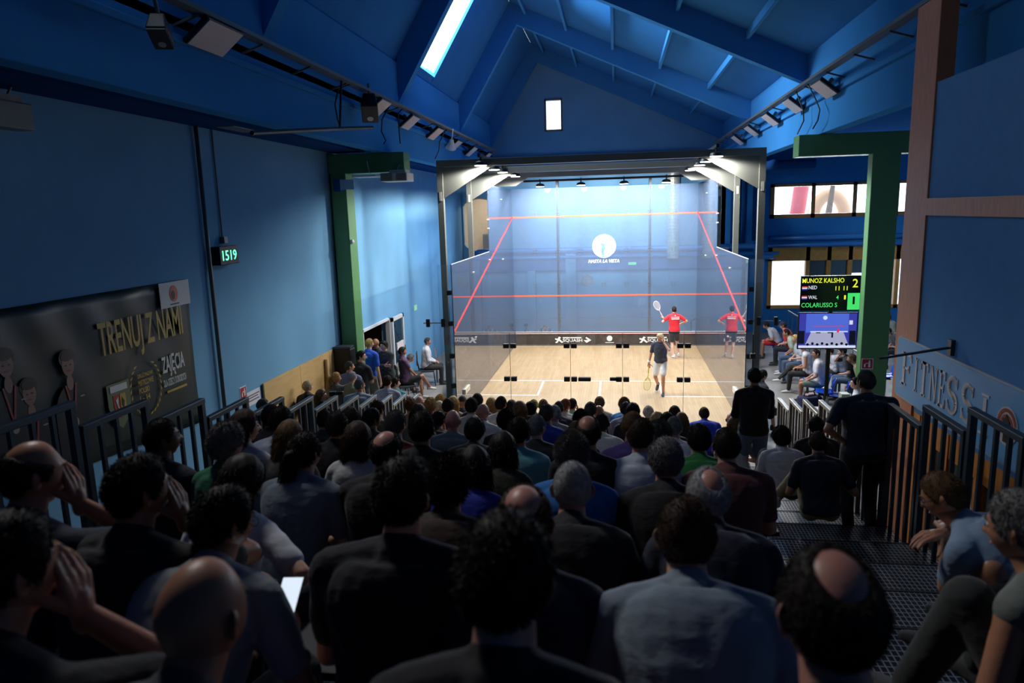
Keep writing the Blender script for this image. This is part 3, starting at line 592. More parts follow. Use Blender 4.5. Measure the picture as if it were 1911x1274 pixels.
# railings: level sections that step down with the rows
def railing(x, ya, yb, z, zb, label, m, w=.05):
    e = empty('railing', (x, 0, 0)); tag(e, label, 'railing', 'stepped railing sections')
    MB().box(-.03, .03, ya, yb, z-.05, z).build('handrail', m, e, bevel=.006)
    n = 4
    for i in range(n+1):
        y = ya+.03+(yb-ya-.06)*i/n; t = .025 if i in (0, n) else .015
        MB().box(-t, t, y-t, y+t, zb, z-.05).build('post' if i in (0, n) else 'baluster', m, e)
    MB().box(-.02, .02, ya, yb, zb+.04, zb+.07).build('bottom_rail', m, e)
railZ = lambda y: 1.36+.2545*(-12.6-y)
for i in range(12):
    yb = -12.2-ROWP*i*.985; ya = yb-.76; z = railZ((ya+yb)/2); k = max(0, min(NR, math.ceil((-12.52-ya-.5)/ROWP)))
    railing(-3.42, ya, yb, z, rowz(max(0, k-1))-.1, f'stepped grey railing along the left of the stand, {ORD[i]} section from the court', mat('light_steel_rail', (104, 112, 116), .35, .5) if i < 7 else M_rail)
for i in range(13):
    yb = -13.35-ROWP*i*.985; ya = yb-.76; z = railZ((ya+yb)/2)-.0; k = max(0, min(NR, math.ceil((-12.52-ya-.5)/ROWP)))
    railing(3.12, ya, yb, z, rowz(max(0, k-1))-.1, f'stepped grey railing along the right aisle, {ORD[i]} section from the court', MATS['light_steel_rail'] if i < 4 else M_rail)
# ------------------------------------------------------------------ banner on the left wall
def wpt(px, py): return A(px, py, 0, -5.55)
bn = empty('banner', (-5.59, -18.2, 0)); tag(bn, 'dark green sports banner with gold letters hung on the left wall', 'banner')
M_ban = mat('banner_vinyl', (24, 42, 36), .42, noise=.25, nscale=2.2)
nb = 60; mb = 14; b = MB(); vs = []; fs = []
YB0, YB1 = -21.6, -16.03
for i in range(nb+1):
    for j in range(mb+1):
        y = YB0+(YB1-YB0)*i/nb; t = j/mb; zt = 4.0; zb = 2.2-(.32*(i/nb-.25) if i/nb > .25 else 0)*0-.3*min(1, max(0, (y+20)/4))
        z = zb+(zt-zb)*t
        wv = .018*math.sin(y*9+z*5)*(t**2)+.012*math.sin(y*4.3-z*3)+.02
        if j == mb or j == 0: wv *= .5
        vs.append((wv-.0, y+18.2, z))
for i in range(nb):
    for j in range(mb): a = i*(mb+1)+j; fs.append((a, a+1, a+mb+2, a+mb+1))
b.add(vs, fs); vy = b.build('vinyl', M_ban, bn, smooth=True); sd = vy.modifiers.new('s', 'SOLIDIFY'); sd.thickness = .002
gold = mat('gold_print', (188, 158, 58), .45, noise=.15, nscale=9); lw = mat('pale_print', (206, 210, 206), .5)
def bt(s, x0, y0, x1, y1, m, bold=.02):   # box from lower-left and upper-right pixels
    a = wpt(x0, y0); c = wpt(x1, y1); return text('lettering', s, (.052, a.y+18.2, a.z), 'left', c.y-a.y, c.z-a.z, m, bn, t=.003, bold=bold)
a = wpt(185, 648); c = wpt(340, 573)
ty0, ty1 = wpt(183, 640).y, wpt(338, 600).y; tz0, tz1 = 3.14, 3.66
text('lettering', 'TRENUJ Z NAMI', (.052, ty0+18.2, tz0), 'left', ty1-ty0, tz1-tz0, gold, bn, t=.003, bold=.015)
y0 = wpt(299, 670).y; y1 = wpt(341, 660).y
text('lettering', 'ZAJĘCIA', (.052, y0+18.2, 2.74), 'left', y1-y0, .3, lw, bn, t=.003, bold=.02)
text('lettering', 'DLA DZIECI I DOROSŁYCH', (.052, y0+18.2, 2.62), 'left', y1-y0, .1, lw, bn, t=.003, bold=.02)
MB().box(.05, .054, y0+18.25, y1+18.2, 2.53, 2.56).build('small_print', gold, bn)
yl = wpt(268, 690).y
for r_, s_ in ((0, 'DRUŻYNOWI'), (1, 'MISTRZOWIE'), (2, 'POLSKI'), (3, '1 - 14')): text('lettering', s_, (.052, yl+18.2-.15, 2.86-r_*.1), 'left', .3 if r_ < 2 else .2, .07, gold, bn, t=.003, bold=.02)
wr = MB()
for s in (-1, 1):
    for k in range(11):
        a = -PI/2+s*(.15+k*.235); cy_ = .3*math.cos(a); cz_ = .36*math.sin(a); ta = a+s*1.9
        wr.prism([(yl+18.2+cy_+.05*math.cos(ta), 2.72+cz_+.05*math.sin(ta)), (yl+18.2+cy_+.014*math.cos(ta+PI/2), 2.72+cz_+.014*math.sin(ta+PI/2)), (yl+18.2+cy_-.03*math.cos(ta), 2.72+cz_-.03*math.sin(ta)), (yl+18.2+cy_-.014*math.cos(ta+PI/2), 2.72+cz_-.014*math.sin(ta+PI/2))], 0, .05, .054)
wr.build('laurel_wreath', gold, bn)
ys = wpt(217, 710).y+18.2; sh = MB()
def shield(w, h, z, x, mi): sh.prism([(ys-w, z+h*.55), (ys+w, z+h*.55), (ys+w, z), (ys+w*.6, z-h*.4), (ys, z-h*.6), (ys-w*.6, z-h*.4), (ys-w, z)], 0, x, x+.003, mi)
shield(.2, .5, 2.63, .05, 0); shield(.11, .26, 2.62, .054, 1)
sh.prism([(ys, 2.76), (ys+.1, 2.76), (ys+.1, 2.58), (ys, 2.47)], 0, .058, .061, 2)
sh.box(.056, .059, ys-.15, ys+.15, 2.8, 2.88, 3)
sh.prism([(ys-.08, 2.7), (ys-.03, 2.73), (ys-.04, 2.64), (ys-.015, 2.56), (ys-.05, 2.6)], 0, .058, .061, 3); sh.prism([(ys+.03, 2.72), (ys+.07, 2.66), (ys+.05, 2.58), (ys+.02, 2.62)], 0, .062, .064, 4)
sh.build('club_crest', [mat('crest_green', (96, 110, 70), .5), mat('crest_red', (176, 44, 44), .5), gold, lw, M_black], bn)
cr = MB(); yc = wpt(322, 548).y+18.2
cr.box(.05, .055, yc-.3, YB1+18.2, 3.66, 4.0); cr.build('white_corner', lw, bn)
cc_ = MB(); cc_.disc((.058, yc, 3.84), .09, 'X', .003, 20, 0, .11)
cc_.build('corner_emblem', mat('emblem_orange', (214, 96, 62), .5), bn); MB().disc((.061, yc-.02, 3.82), .04, 'X', .003, 16, 0, .06).box(.058, .06, yc-.1, yc+.1, 3.69, 3.705).build('emblem_core', M_black, bn)
# printed young players with ribbons and medals
kd = MB()
def kid(y, z, s, mi0):
    def el(dy, dz, ry, rzz, x, mi): kd.disc((x, y+dy*s, z+dz*s), ry*s, 'X', .002, 24, mi, rzz*s)
    el(0, -.95, .42, .62, .046, 0); kd.box(.046, .048, y-.42*s, y+.42*s, z-1.7*s, z-.95*s, 0)
    el(0, -.32, .08, .14, .049, 2); el(0, .0, .14, .2, .051, 2); el(0, .12, .19, .17, .0495, 1); el(0, .16, .15, .09, .0535, 1)
    for sgn in (-1, 1): kd.prism([(y+sgn*.1*s, z-.35*s), (y+sgn*.14*s, z-.35*s), (y+.02*s*sgn, z-.98*s), (y-.02*s*sgn, z-.98*s)], 0, .053, .055, 3)
    el(0, -1.05, .07, .09, .057, 4); el(-.055, .0, .02, .012, .055, 1); el(.055, .0, .02, .012, .055, 1); el(0, -.1, .045, .012, .055, 5); el(.24, -.62, .06, .015, .053, 4)
kid(wpt(122, 660).y+18.2, 3.28, .62, 0); kid(wpt(48, 700).y+18.2, 3.1, .6, 0); kid(wpt(2, 640).y+18.2, 3.45, .62, 0)
kd.build('printed_players', [mat('print_tracksuit', (22, 26, 34), .4), mat('print_hair', (46, 30, 26), .4), mat('print_skin', (150, 112, 96), .4), mat('print_ribbon', (150, 60, 66), .4), mat('print_medal', (150, 150, 146), .4), mat('print_lips', (140, 70, 66), .4)], bn)
# ------------------------------------------------------------------ fitness studio wall on the right
FX = 3.8
struct(MB().box(FX, FX+.12, -27, -16.9, 2.45, 6.02).box(FX+.12, FX+6, -17.0, -16.9, 2.45, 6.02).build('wall_studio', mat('studio_blue', (116, 168, 220), .55, noise=.04, spec=0)))
tp = MB().box(FX-.02, FX+.16, -16.9, -16.3, 0, 6.9)
struct(tp.build('trim_9', M_wood, bevel=.006))
struct(MB().box(FX-.03, FX, -27, -16.9, 4.64, 4.82).build('trim_10', M_wood))
pw = MB(); pw.box(FX, FX+.1, -27, -16.9, 2.2, 2.45)
for yy in (-17.05, -17.75, -18.45, -19.05, -20.4): pw.box(FX-.01, FX+.1, yy-.07, yy+.07, 0, 2.45)
for yy in (-17.4, -18.1): pw.box(FX, FX+.08, yy-.04, yy+.04, 0, 2.2)
struct(pw.build('door_3', M_orange))
struct(MB().box(FX+.03, FX+.06, -18.9, -17.0, .0, 2.2).build('door_panes', glass('studio_glass', (.6, .68, .66), .3, (.5, .56, .5), 1)))
struct(MB().box(FX+.02, FX+.1, -27, -19.1, 0, 2.2).build('wall_studio_lower', mat('studio_light_blue', (100, 158, 212), .5)))
struct(MB().box(FX+.12, FX+6, -27, -17, 0, .0+.02).box(FX+2.5, FX+2.6, -27, -17, 0, 2.45).build('wall_studio_inner', mat('studio_room', (96, 96, 92), .7)))
fs_ = empty('fitness_sign', (FX-.035, 0, 0)); tag(fs_, 'large blue board reading FITNESS 1 in pale serif letters', 'sign')
SY0_, SY1_ = -16.42, -20.9
def rrect(y0, y1, z0, z1, r, n=6):
    p = []
    for cy_, cz_, a0 in ((y1-r, z1-r, 0), (y0+r, z1-r, PI/2), (y0+r, z0+r, PI), (y1-r, z0+r, 1.5*PI)):
        for k in range(n+1): a = a0+PI/2*k/n; p.append((cy_+r*math.cos(a), cz_+r*math.sin(a)))
    return p
MB().prism(rrect(SY1_, SY0_, 2.52, 3.24, .08), 0, 0, .02).build('pale_rim', mat('sign_rim', (190, 196, 206), .5), fs_)
MB().prism(rrect(SY1_+.02, SY0_-.02, 2.54, 3.22, .07), 0, -.006, .0).build('board', mat('sign_blue', (118, 190, 242), .5), fs_)
M_let = mat('sign_letter', (240, 228, 226), .5)
def serif(s, yL, yR, z0, z1):
    """slab serif capital between far edge yL and near edge yR (reading order runs towards the camera)"""
    b = MB(); w = yL-yR; h = z1-z0; st = w*.2; th = h*.06; t0, t1 = -.014, -.006
    def R(u0, u1, v0, v1): b.box(t0, t1, yL-w*u1, yL-w*u0, z0+h*v0, z0+h*v1)
    def S(u, v0, v1, e=.12, wd=.2):
        R(u-wd/2, u+wd/2, v0, v1)
        if v0 == 0: R(u-wd/2-e, u+wd/2+e, 0, .06)
        if v1 == 1: R(u-wd/2-e, u+wd/2+e, .94, 1)
    if s == 'F': S(.25, 0, 1); R(.25, .9, .92, 1); R(.25, .72, .5, .57); R(.84, .92, .76, 1); R(.66, .73, .42, .65)
    if s == 'E': S(.25, 0, 1); R(.25, .9, .92, 1); R(.25, .72, .5, .57); R(.25, .95, 0, .08); R(.84, .92, .76, 1); R(.87, .96, 0, .25); R(.66, .73, .42, .65)
    if s == 'I': S(.5, 0, 1, .2, .3)
    if s == 'T': S(.5, 0, 1); R(.05, .95, .92, 1); R(.04, .12, .74, 1); R(.88, .96, .74, 1)
    if s == 'N':
        R(.14, .22, 0, 1); R(.04, .32, 0, .06); R(.8, .88, 0, 1); R(.68, .98, .94, 1); R(.02, .22, .94, 1)
        b.prism([(yL-w*.1, z0+h), (yL-w*.3, z0+h), (yL-w*.9, z0), (yL-w*.78, z0)], 0, t0, t1)
    if s == 'S':
        P = []
        for k in range(25):
            f = k/24
            if f < .5: a = .35+f*2*(PI*1.5-.35); P.append((.5+.34*math.cos(a), .73+.22*math.sin(a)))
            else: a = PI/2-(f-.5)*2*(PI*1.5-.35); P.append((.5+.36*math.cos(a), .27+.24*math.sin(a)))
        for k in range(24):
            a_ = Vector((P[k][0]*w, P[k][1]*h)); c_ = Vector((P[k+1][0]*w, P[k+1][1]*h)); d = (c_-a_).normalized(); n_ = Vector((-d.y, d.x))*w*(.06+.07*math.sin(PI*k/23))
            q = [a_+n_-d*.004, c_+n_+d*.004, c_-n_+d*.004, a_-n_-d*.004]; b.prism([(yL-p.x, z0+p.y) for p in q], 0, t0, t1)
        R(.8, .88, .7, .96); R(.08, .16, .04, .32)
    if s == '1': R(.35, .65, .08, .9); R(.1, .9, 0, .05); R(.15, .85, .95, 1)
    return b.build('letter', M_let, fs_)
def sgy(px, py): return A(px, py, 0, FX-.04).y
xs = [(1688, 668, 1712, 706), (1716, 672, 1731, 712), (1731, 690, 1752, 730), (1752, 700, 1775, 740), (1778, 720, 1803, 760), (1805, 735, 1838, 790), (1838, 760, 1873, 810)]
ed = [sgy(*p) for p in ((1683, 690), (1706, 700), (1720, 705), (1738, 712), (1760, 720), (1766, 725), (1797, 735), (1824, 752), (1836, 765), (1850, 775))]
ed = [A(x, y, 0, FX-.04).y for x, y in ((1683, 685), (1703, 692), (1707, 695), (1714, 697), (1717, 697), (1734, 700), (1736, 703), (1751, 710), (1753, 712), (1766, 718), (1768, 722), (1790, 733), (1795, 738), (1819, 752), (1828, 768), (1848, 776))]
for ch, i in (('F', 0), ('I', 2), ('T', 4), ('N', 6), ('E', 8), ('S', 10), ('S', 12), ('1', 14)):
    serif(ch, ed[i], ed[i+1], 2.7 if ch != '1' else 2.68, 3.08 if ch != '1' else 3.06)
ly = A(1885, 747, 0, FX-.04).y; lg_ = MB()
lg_.disc((-.01, ly, 2.88), .17, 'X', .006, 28); lo_ = lg_.build('emblem_disc', M_let, fs_)
e2 = MB()
for r, w_ in ((.14, .03), (.09, .025), (.05, .02)):
    for k in range(16):
        a0 = -.6+k*.22; a1 = a0+.23; e2.prism([(ly+(r+w_/2)*math.cos(a0), 2.88+(r+w_/2)*math.sin(a0)), (ly+(r+w_/2)*math.cos(a1), 2.88+(r+w_/2)*math.sin(a1)), (ly+(r-w_/2)*math.cos(a1), 2.88+(r-w_/2)*math.sin(a1)), (ly+(r-w_/2)*math.cos(a0), 2.88+(r-w_/2)*math.sin(a0))], 0, -.017, -.014)
e2.build('emblem_swirl', mat('emblem_orange_red', (206, 88, 52), .5), lo_)
MB().prism([(ly-.02, 2.74), (ly+.03, 2.74), (ly+.03, 2.86), (ly+.06, 2.94), (ly+.02, 2.95), (ly, 2.99), (ly-.03, 2.95), (ly-.06, 2.92), (ly-.02, 2.86)], 0, -.021, -.018).build('emblem_figure', M_black, lo_)
# curtain bar sticking out over the sign, brown pole at the frame edge
tag(MB().bar((FX-.02, -17.74, 3.34), (3.02, -18.0, 3.28), .022, .022).box(FX-.04, FX, -17.78, -17.7, 3.26, 3.42).build('wall_bracket', M_rail), 'thin dark bar jutting out from the blue wall above the sign', 'bracket')
po = MB().tube([(3.45, -21.75, 2.0), (3.45, -21.75, 6.9)], .07, 16)
pp = po.build('padded_pole', mat('maroon_padding', (84, 46, 56), .5, noise=.3, nscale=6), smooth=True); tag(pp, 'maroon padded pole at the right edge of the picture', 'pole')
MB().tube([(3.45, -21.75, 2.74), (3.45, -21.75, 2.9)], .075, 16).build('yellow_band', mat('ochre_band', (170, 128, 50), .5), pp, smooth=True)
# ------------------------------------------------------------------ screens
tv = empty('television', (0, -8.9, 0)); tag(tv, 'black television on a stand showing the squash match', 'television')
a = A(1490, 583, 1, -8.9); c = A(1597, 652, 1, -8.9)
TX0, TX1, TZ0, TZ1 = a.x, c.x, 1.6, 2.42
tilt = 0.0
MB().box(TX0, TX1, -.03, .03, TZ0, TZ1).build('bezel', M_black, tv, bevel=.006)
def scr(x0, x1, z0, z1, y, m): return MB().box(x0, x1, y-.002, y, z0, z1)
w_, h_ = TX1-TX0-.04, TZ1-TZ0-.05; ox, oz = TX0+.02, TZ0+.03
def em_(n, c, e=.8): return mat(n, c, .5, emit=e)
S = MB()
def q(u0, u1, v0, v1, l, mi): S.box(ox+w_*u0, ox+w_*u1, -.032-l*.001-.001, -.032-l*.001, oz+h_*v0, oz+h_*v1, mi)
q(0, 1, 0, 1, 0, 0); q(.12, .86, .45, 1, 1, 1)
S.prism([(ox+w_*.12, oz+h_*.1), (ox+w_*.88, oz+h_*.06), (ox+w_*.78, oz+h_*.45), (ox+w_*.22, oz+h_*.48)], 1, -.036, -.034, 2)
q(0, 1, 0, .07, 3, 3); q(.25, .8, .62, .64, 4, 4); q(.2, .85, .46, .49, 4, 3); q(.3, .38, .43, .46, 5, 5); q(.5, .6, .43, .46, 5, 5); q(.66, .7, .45, .56, 6, 4); q(.57, .6, .3, .44, 6, 5)
S.disc((ox+w_*.45, -.039, oz+h_*.88), .045, 'Y', .002, 20, 3); q(.87, .93, .68, .8, 5, 3); q(.88, .99, .1, .5, 4, 5); q(.0, .1, .12, .5, 4, 5)
for k in range(9): S.disc((ox+w_*(.16+k*.085), -.04, oz+h_*(.1+.03*(k % 2))), .03, 'Y', .002, 10, 5)
S.build('screen', [em_('scr_navy', (60, 62, 170)), em_('scr_blue', (84, 110, 220)), em_('scr_floor', (176, 176, 206)), em_('scr_white', (226, 230, 250)), em_('scr_red', (226, 60, 96)), em_('scr_dark', (20, 20, 40), .4)], tv)
px_ = A(1544, 700, 1, -8.9).x
MB().box(px_-.04, px_+.04, -.0, .07, .04, 3.1).build('pole', M_black, tv, bevel=.005); MB().box(px_-.4, px_+.4, -.22, .3, 0, .04).build('base', M_black, tv, bevel=.01)
sb = empty('scoreboard', (0, -8.95, 0)); tag(sb, 'black electronic scoreboard with yellow and green names above the television', 'scoreboard')
a = A(1495, 517, 1, -8.95); c = A(1603, 582, 1, -8.95); BX0, BX1, BZ0, BZ1 = a.x, c.x, 2.47, 3.24
MB().box(BX0, BX1, -.03, .03, BZ0, BZ1).build('panel', mat('dark_screen', (16, 14, 16), .25), sb, bevel=.005)
W_ = BX1-BX0; H_ = BZ1-BZ0
ye = em_('led_yellow', (236, 242, 50), 1.0); gn = em_('led_green', (70, 226, 110), .9); wt = em_('led_white', (225, 230, 236), .8)
def tb(s, u, v, w, h, m, bold=.008): text('lettering', s, (BX0+W_*u, -.031, BZ0+H_*v), 'front', W_*w, H_*h, m, sb, t=.002, bold=bold)
tb('MUNOZ KALSHO', .02, .8, .7, .13, ye); tb('2', .86, .66, .09, .24, ye); tb('NED', .13, .62, .14, .1, wt); tb('11 11', .58, .58, .2, .12, ye)
tb('WAL', .13, .34, .15, .1, wt); tb('4', .6, .32, .04, .12, gn); tb('1', .73, .32, .03, .12, ye); tb('COLARUSSO S', .02, .1, .6, .13, gn)
MB().box(BX0+W_*.79, BX1-.01, -.033, -.031, BZ0+.02, BZ0+H_*.5).build('lit_field', gn, sb)
text('lettering', '1', (BX0+W_*.875, -.034, BZ0+H_*.18), 'front', W_*.035, H_*.22, M_black, sb, t=.002, bold=.03)
f = MB()
for i, z in enumerate((.6, .33)):
    for j, mi in enumerate((2, 1, 0)): f.box(BX0+W_*.02, BX0+W_*.11, -.033, -.031, BZ0+H_*(z+.035*j), BZ0+H_*(z+.035*(j+1)), mi)
f.build('flag', [em_('flag_red', (220, 60, 60)), em_('flag_white', (240, 240, 240)), em_('flag_blue', (60, 70, 180))], sb)
hose_sign(Vector((5.4, -10.56, 1.62)), 'front', 'small red and white hydrant sign on the right green column', .22)
# loudspeaker on the left
sp = empty('loudspeaker', A(643, 650, 1, -10.9)); sp.location.z = 0; tag(sp, 'tall black loudspeaker on a stand before the left green column', 'loudspeaker')
MB().prism([(-.19, -.18), (.19, -.18), (.22, .05), (.12, .2), (-.12, .2), (-.22, .05)], 2, 1.3, 2.02).build('cabinet', M_black, sp, bevel=.02)
MB().prism([(-.2, -.19), (.2, -.19), (.18, .1), (-.18, .1)], 2, 2.02, 2.07).build('top_cap', mat('speaker_top', (48, 56, 64), .4), sp, bevel=.01)
MB().tube([(0, 0, 0), (0, 0, 1.3)], .025).build('pole', M_black, sp)
for k in range(3):
    a = k*2*PI/3; MB().tube([(0, 0, .5), (.4*math.cos(a), .4*math.sin(a), .02)], .014, 8).build('leg', M_black, sp)
# microphone boom by the right back corner of the court, camera on a small tripod behind the left
bm_ = MB().tube([(3.25, -10.4, 0.02), (3.22, -10.4, 2.2)], .014, 8).box(3.17, 3.27, -10.45, -10.35, 1.7, 1.8).box(3.18, 3.28, -10.45, -10.35, 1.25, 1.33).box(3.05, 3.4, -10.55, -10.25, 0, .03)
tag(bm_.build('microphone_stand', M_black), 'thin black microphone stand at the right end of the back glass', 'stand')
# ------------------------------------------------------------------ people
def frame(z, y=(0, 1, 0)):
    z = np.array(z, float); z /= np.linalg.norm(z); y = np.array(y, float); x = np.cross(y, z)
    if np.linalg.norm(x) < 1e-3: x = np.cross((1, 0, 0), z)
    x /= np.linalg.norm(x); return x, np.cross(z, x), z
class Soup:
    def __init__(s): s.v = []; s.f = []; s.n = 0
    def add(s, v, f): v = np.asarray(v, float); s.v.append(v); s.f += [tuple(i+s.n for i in q) for q in f]; s.n += len(v)
    def cap(s, a, b, ra, rb, n=12):
        """tapered limb with round ends"""
        a = np.array(a, float); b = np.array(b, float); x, y, z = frame(b-a); R = []
        for t in (90, 60, 30): R.append((a-z*ra*math.sin(math.radians(t)), ra*max(.02, math.cos(math.radians(t)))))
        R.append((a, ra)); R.append(((a+b)/2, (ra+rb)/2)); R.append((b, rb))
        for t in (30, 60, 90): R.append((b+z*rb*math.sin(math.radians(t)), rb*max(.02, math.cos(math.radians(t)))))
        s.loft([(c, x*r, y*r) for c, r in R], n)
    def loft(s, rings, n=16, p=2.0):
        V = []; F = []
        for c, ex, ey in rings:
            for k in range(n):
                a = 2*PI*k/n; ca, sa = math.cos(a), math.sin(a)
                if p != 2: ca = math.copysign(abs(ca)**(2/p), ca); sa = math.copysign(abs(sa)**(2/p), sa)
                V.append(np.array(c)+np.array(ex)*ca+np.array(ey)*sa)
        m = len(rings)
        for i in range(m-1):
            for k in range(n): k2 = (k+1) % n; F.append((i*n+k, i*n+k2, (i+1)*n+k2, (i+1)*n+k))
        F.append(tuple(range(n-1, -1, -1))); F.append(tuple(range((m-1)*n, m*n))); s.add(V, F)
    def mesh(s, name='m'):
        me = bpy.data.meshes.new(name); me.from_pydata(np.concatenate(s.v).tolist(), [], s.f); return me
def remesh(s, vox, smooth=3):
    """fuse the overlapping volumes into one continuous skin; returns verts, faces"""
    me = s.mesh(); o = bpy.data.objects.new('tmp', me); COL.objects.link(o)
    r = o.modifiers.new('r', 'REMESH'); r.mode = 'VOXEL'; r.voxel_size = vox
    if smooth: m = o.modifiers.new('s', 'SMOOTH'); m.factor = .6; m.iterations = smooth
    ev = o.evaluated_get(bpy.context.evaluated_depsgraph_get()); m2 = ev.to_mesh()
    v = np.empty(len(m2.vertices)*3); m2.vertices.foreach_get('co', v); v = v.reshape(-1, 3)
    nl = len(m2.loops); li = np.empty(nl, int); m2.loops.foreach_get('vertex_index', li)
    ls = np.empty(len(m2.polygons), int); m2.polygons.foreach_get('loop_start', ls); lt = np.empty(len(m2.polygons), int); m2.polygons.foreach_get('loop_total', lt)
    f = [tuple(li[a:a+b].tolist()) for a, b in zip(ls, lt)]
    ev.to_mesh_clear(); bpy.data.objects.remove(o); bpy.data.meshes.remove(me); return v, f
def quick(name, parts, m, parent=None, smooth=True):
    V = []; F = []; n = 0
    for v, f in parts: V.append(np.asarray(v)); F += [tuple(i+n for i in q) for q in f]; n += len(v)
    me = bpy.data.meshes.new(name); me.from_pydata(np.concatenate(V).tolist(), [], F); me.materials.append(m)
    me.polygons.foreach_set('use_smooth', [smooth]*len(me.polygons))
    o = bpy.data.objects.new(name, me); COL.objects.link(o); o.parent = parent; return o
# ---- head: centre between the ears, +Y is the face, +Z up
def head_grid(nu=44, nv=30):
    el = np.linspace(-PI/2, PI/2, nv)[:, None]; az = np.linspace(0, 2*PI, nu, endpoint=False)[None, :]
    return np.stack([np.cos(el)*np.sin(az), np.cos(el)*np.cos(az), np.sin(el)*np.ones_like(az)], -1).reshape(-1, 3)
def head_shape(d):
    """surface point of the head along unit directions d"""
    x, y, z = d[:, 0].copy(), d[:, 1], d[:, 2]
    p = np.stack([x*.0765, y*.096, z*.112], 1)
    lo = np.clip(-z, 0, 1); back = np.clip(-y, 0, 1); fr = np.clip(y, 0, 1)
    p[:, 0] *= 1-.30*lo**1.6
    p[:, 1] += back*lo*.045                       # nape tucks in
    p[:, 1] += fr*lo*.006
    p[:, 0] *= 1+.05*np.clip(z, 0, 1)*back
    p[:, 1] -= .012*np.exp(-((z-.75)/.3)**2)*fr     # forehead slopes
    def g(cx, cz, sx, sz): return np.exp(-((x-cx)/sx)**2-((z-cz)/sz)**2)*(y > 0)
    p[:, 1] += .024*g(0, -.16, .11, .13)+.010*g(0, .02, .08, .14)          # nose
    p[:, 1] -= .012*(g(.36, .1, .17, .1)+g(-.36, .1, .17, .1))         # eye sockets
    p[:, 1] += .005*g(0, .26, .5, .07)                                # brow
    p[:, 1] += .007*g(0, -.46, .2, .05)+.006*g(0, -.56, .18, .05)-.004*g(0, -.51, .22, .02)   # lips
    p[:, 1] += .012*g(0, -.82, .26, .12)                               # chin
    p[:, 0] += np.sign(x)*.004*np.exp(-((np.abs(x)-.7)/.2)**2-((z+.2)/.15)**2)*(y > 0)
    return p
def grid_faces(nu, nv):
    return [(i*nu+k, i*nu+(k+1) % nu, (i+1)*nu+(k+1) % nu, (i+1)*nu+k) for i in range(nv-1) for k in range(nu)]
def make_head():
    v = head_shape(head_grid(44, 30)); f = grid_faces(44, 30); parts = [(v, f)]
    for s in (-1, 1):
        S = Soup(); rings = []
        for t in np.linspace(-1, 1, 9):
            h = math.sqrt(max(.02, 1-t*t)); c = (s*(.077+.006*h+.004*(t > 0)), -.008-.006*t, -.006+.031*t)
            rings.append((c, np.array([.006, -.002*s, 0])*h*1.2*1, np.array([s*.006, -.016, 0])*h))
        S.loft(rings, 10); S.cap((s*.072, 0, -.02), (s*.072, -.004, .012), .011, .011, 8)
        parts.append((np.concatenate(S.v), S.f))
    V = []; F = []; n = 0
    for a, b in parts: V.append(a); F += [tuple(i+n for i in q) for q in b]; n += len(a)
    return np.concatenate(V), F
HEAD = make_head()
# ---- hand: wrist at the origin, fingers along +Z, palm towards +Y, thumb on +X
def make_hand(curl, vox=.0045):
    S = Soup()
    fx = (.030, .010, -.011, -.030); L = (.075, .084, .078, .060); K = (.088, .093, .09, .082)
    for x, k in zip(fx, K): S.cap((x*.55, 0, .012), (x, 0, k-.01), .0155, .0125, 10)
    S.cap((0, 0, -.02), (0, 0, .03), .024, .024, 10)
    for i, (x, k, l) in enumerate(zip(fx, K, L)):
        p = np.array([x, 0, k]); a = curl*(.55+.08*i); sp = x*.9; r = .0092-.0006*i
        for j, fr in enumerate((.46, .3, .24)):
            q = p+np.array([sp*.12*l, math.sin(a), math.cos(a)])*l*fr; S.cap(p, q, r, r*.92, 8); p = q; r *= .92; a += curl*(.75-.1*j)
    p = np.array([.022, .004, .02]); a = .75
    for fr, r, da in ((.045, .0145, 0), (.034, .0105, -.25), (.027, .0092, -.2)):
        q = p+np.array([math.sin(a), .25+curl*.35, math.cos(a)])*fr; S.cap(p, q, r, r*.9, 8); p = q; a += da
    return remesh(S, vox, 2)
HANDS = {'relaxed': make_hand(.45), 'flat': make_hand(.15), 'grip': make_hand(1.25)}
def place_hand(kind, wrist, d, palm, side):
    v, f = HANDS[kind]; z = np.array(d, float); z /= np.linalg.norm(z); y = np.array(palm, float); y -= z*y.dot(z); y /= max(1e-6, np.linalg.norm(y)); x = np.cross(y, z)
    w = v.copy(); flip = side > 0
    if side > 0: w[:, 0] *= -1; f = [tuple(reversed(q)) for q in f]
    return np.array(wrist)+w[:, :1]*x+w[:, 1:2]*y+w[:, 2:]*z, f
def ik(a, b, l1, l2, pole):
    a = np.array(a, float); b = np.array(b, float); d = b-a; L = np.linalg.norm(d); m = (l1+l2)*.995
    if L > m: b = a+d*m/L; d = b-a; L = m
    L = max(L, abs(l1-l2)+.02); z = d/np.linalg.norm(d); p = np.array(pole, float); p = p-z*p.dot(z); p /= max(1e-6, np.linalg.norm(p))
    c = (l1*l1+L*L-l2*l2)/(2*L); h = math.sqrt(max(0, l1*l1-c*c)); return a+z*c+p*h, b
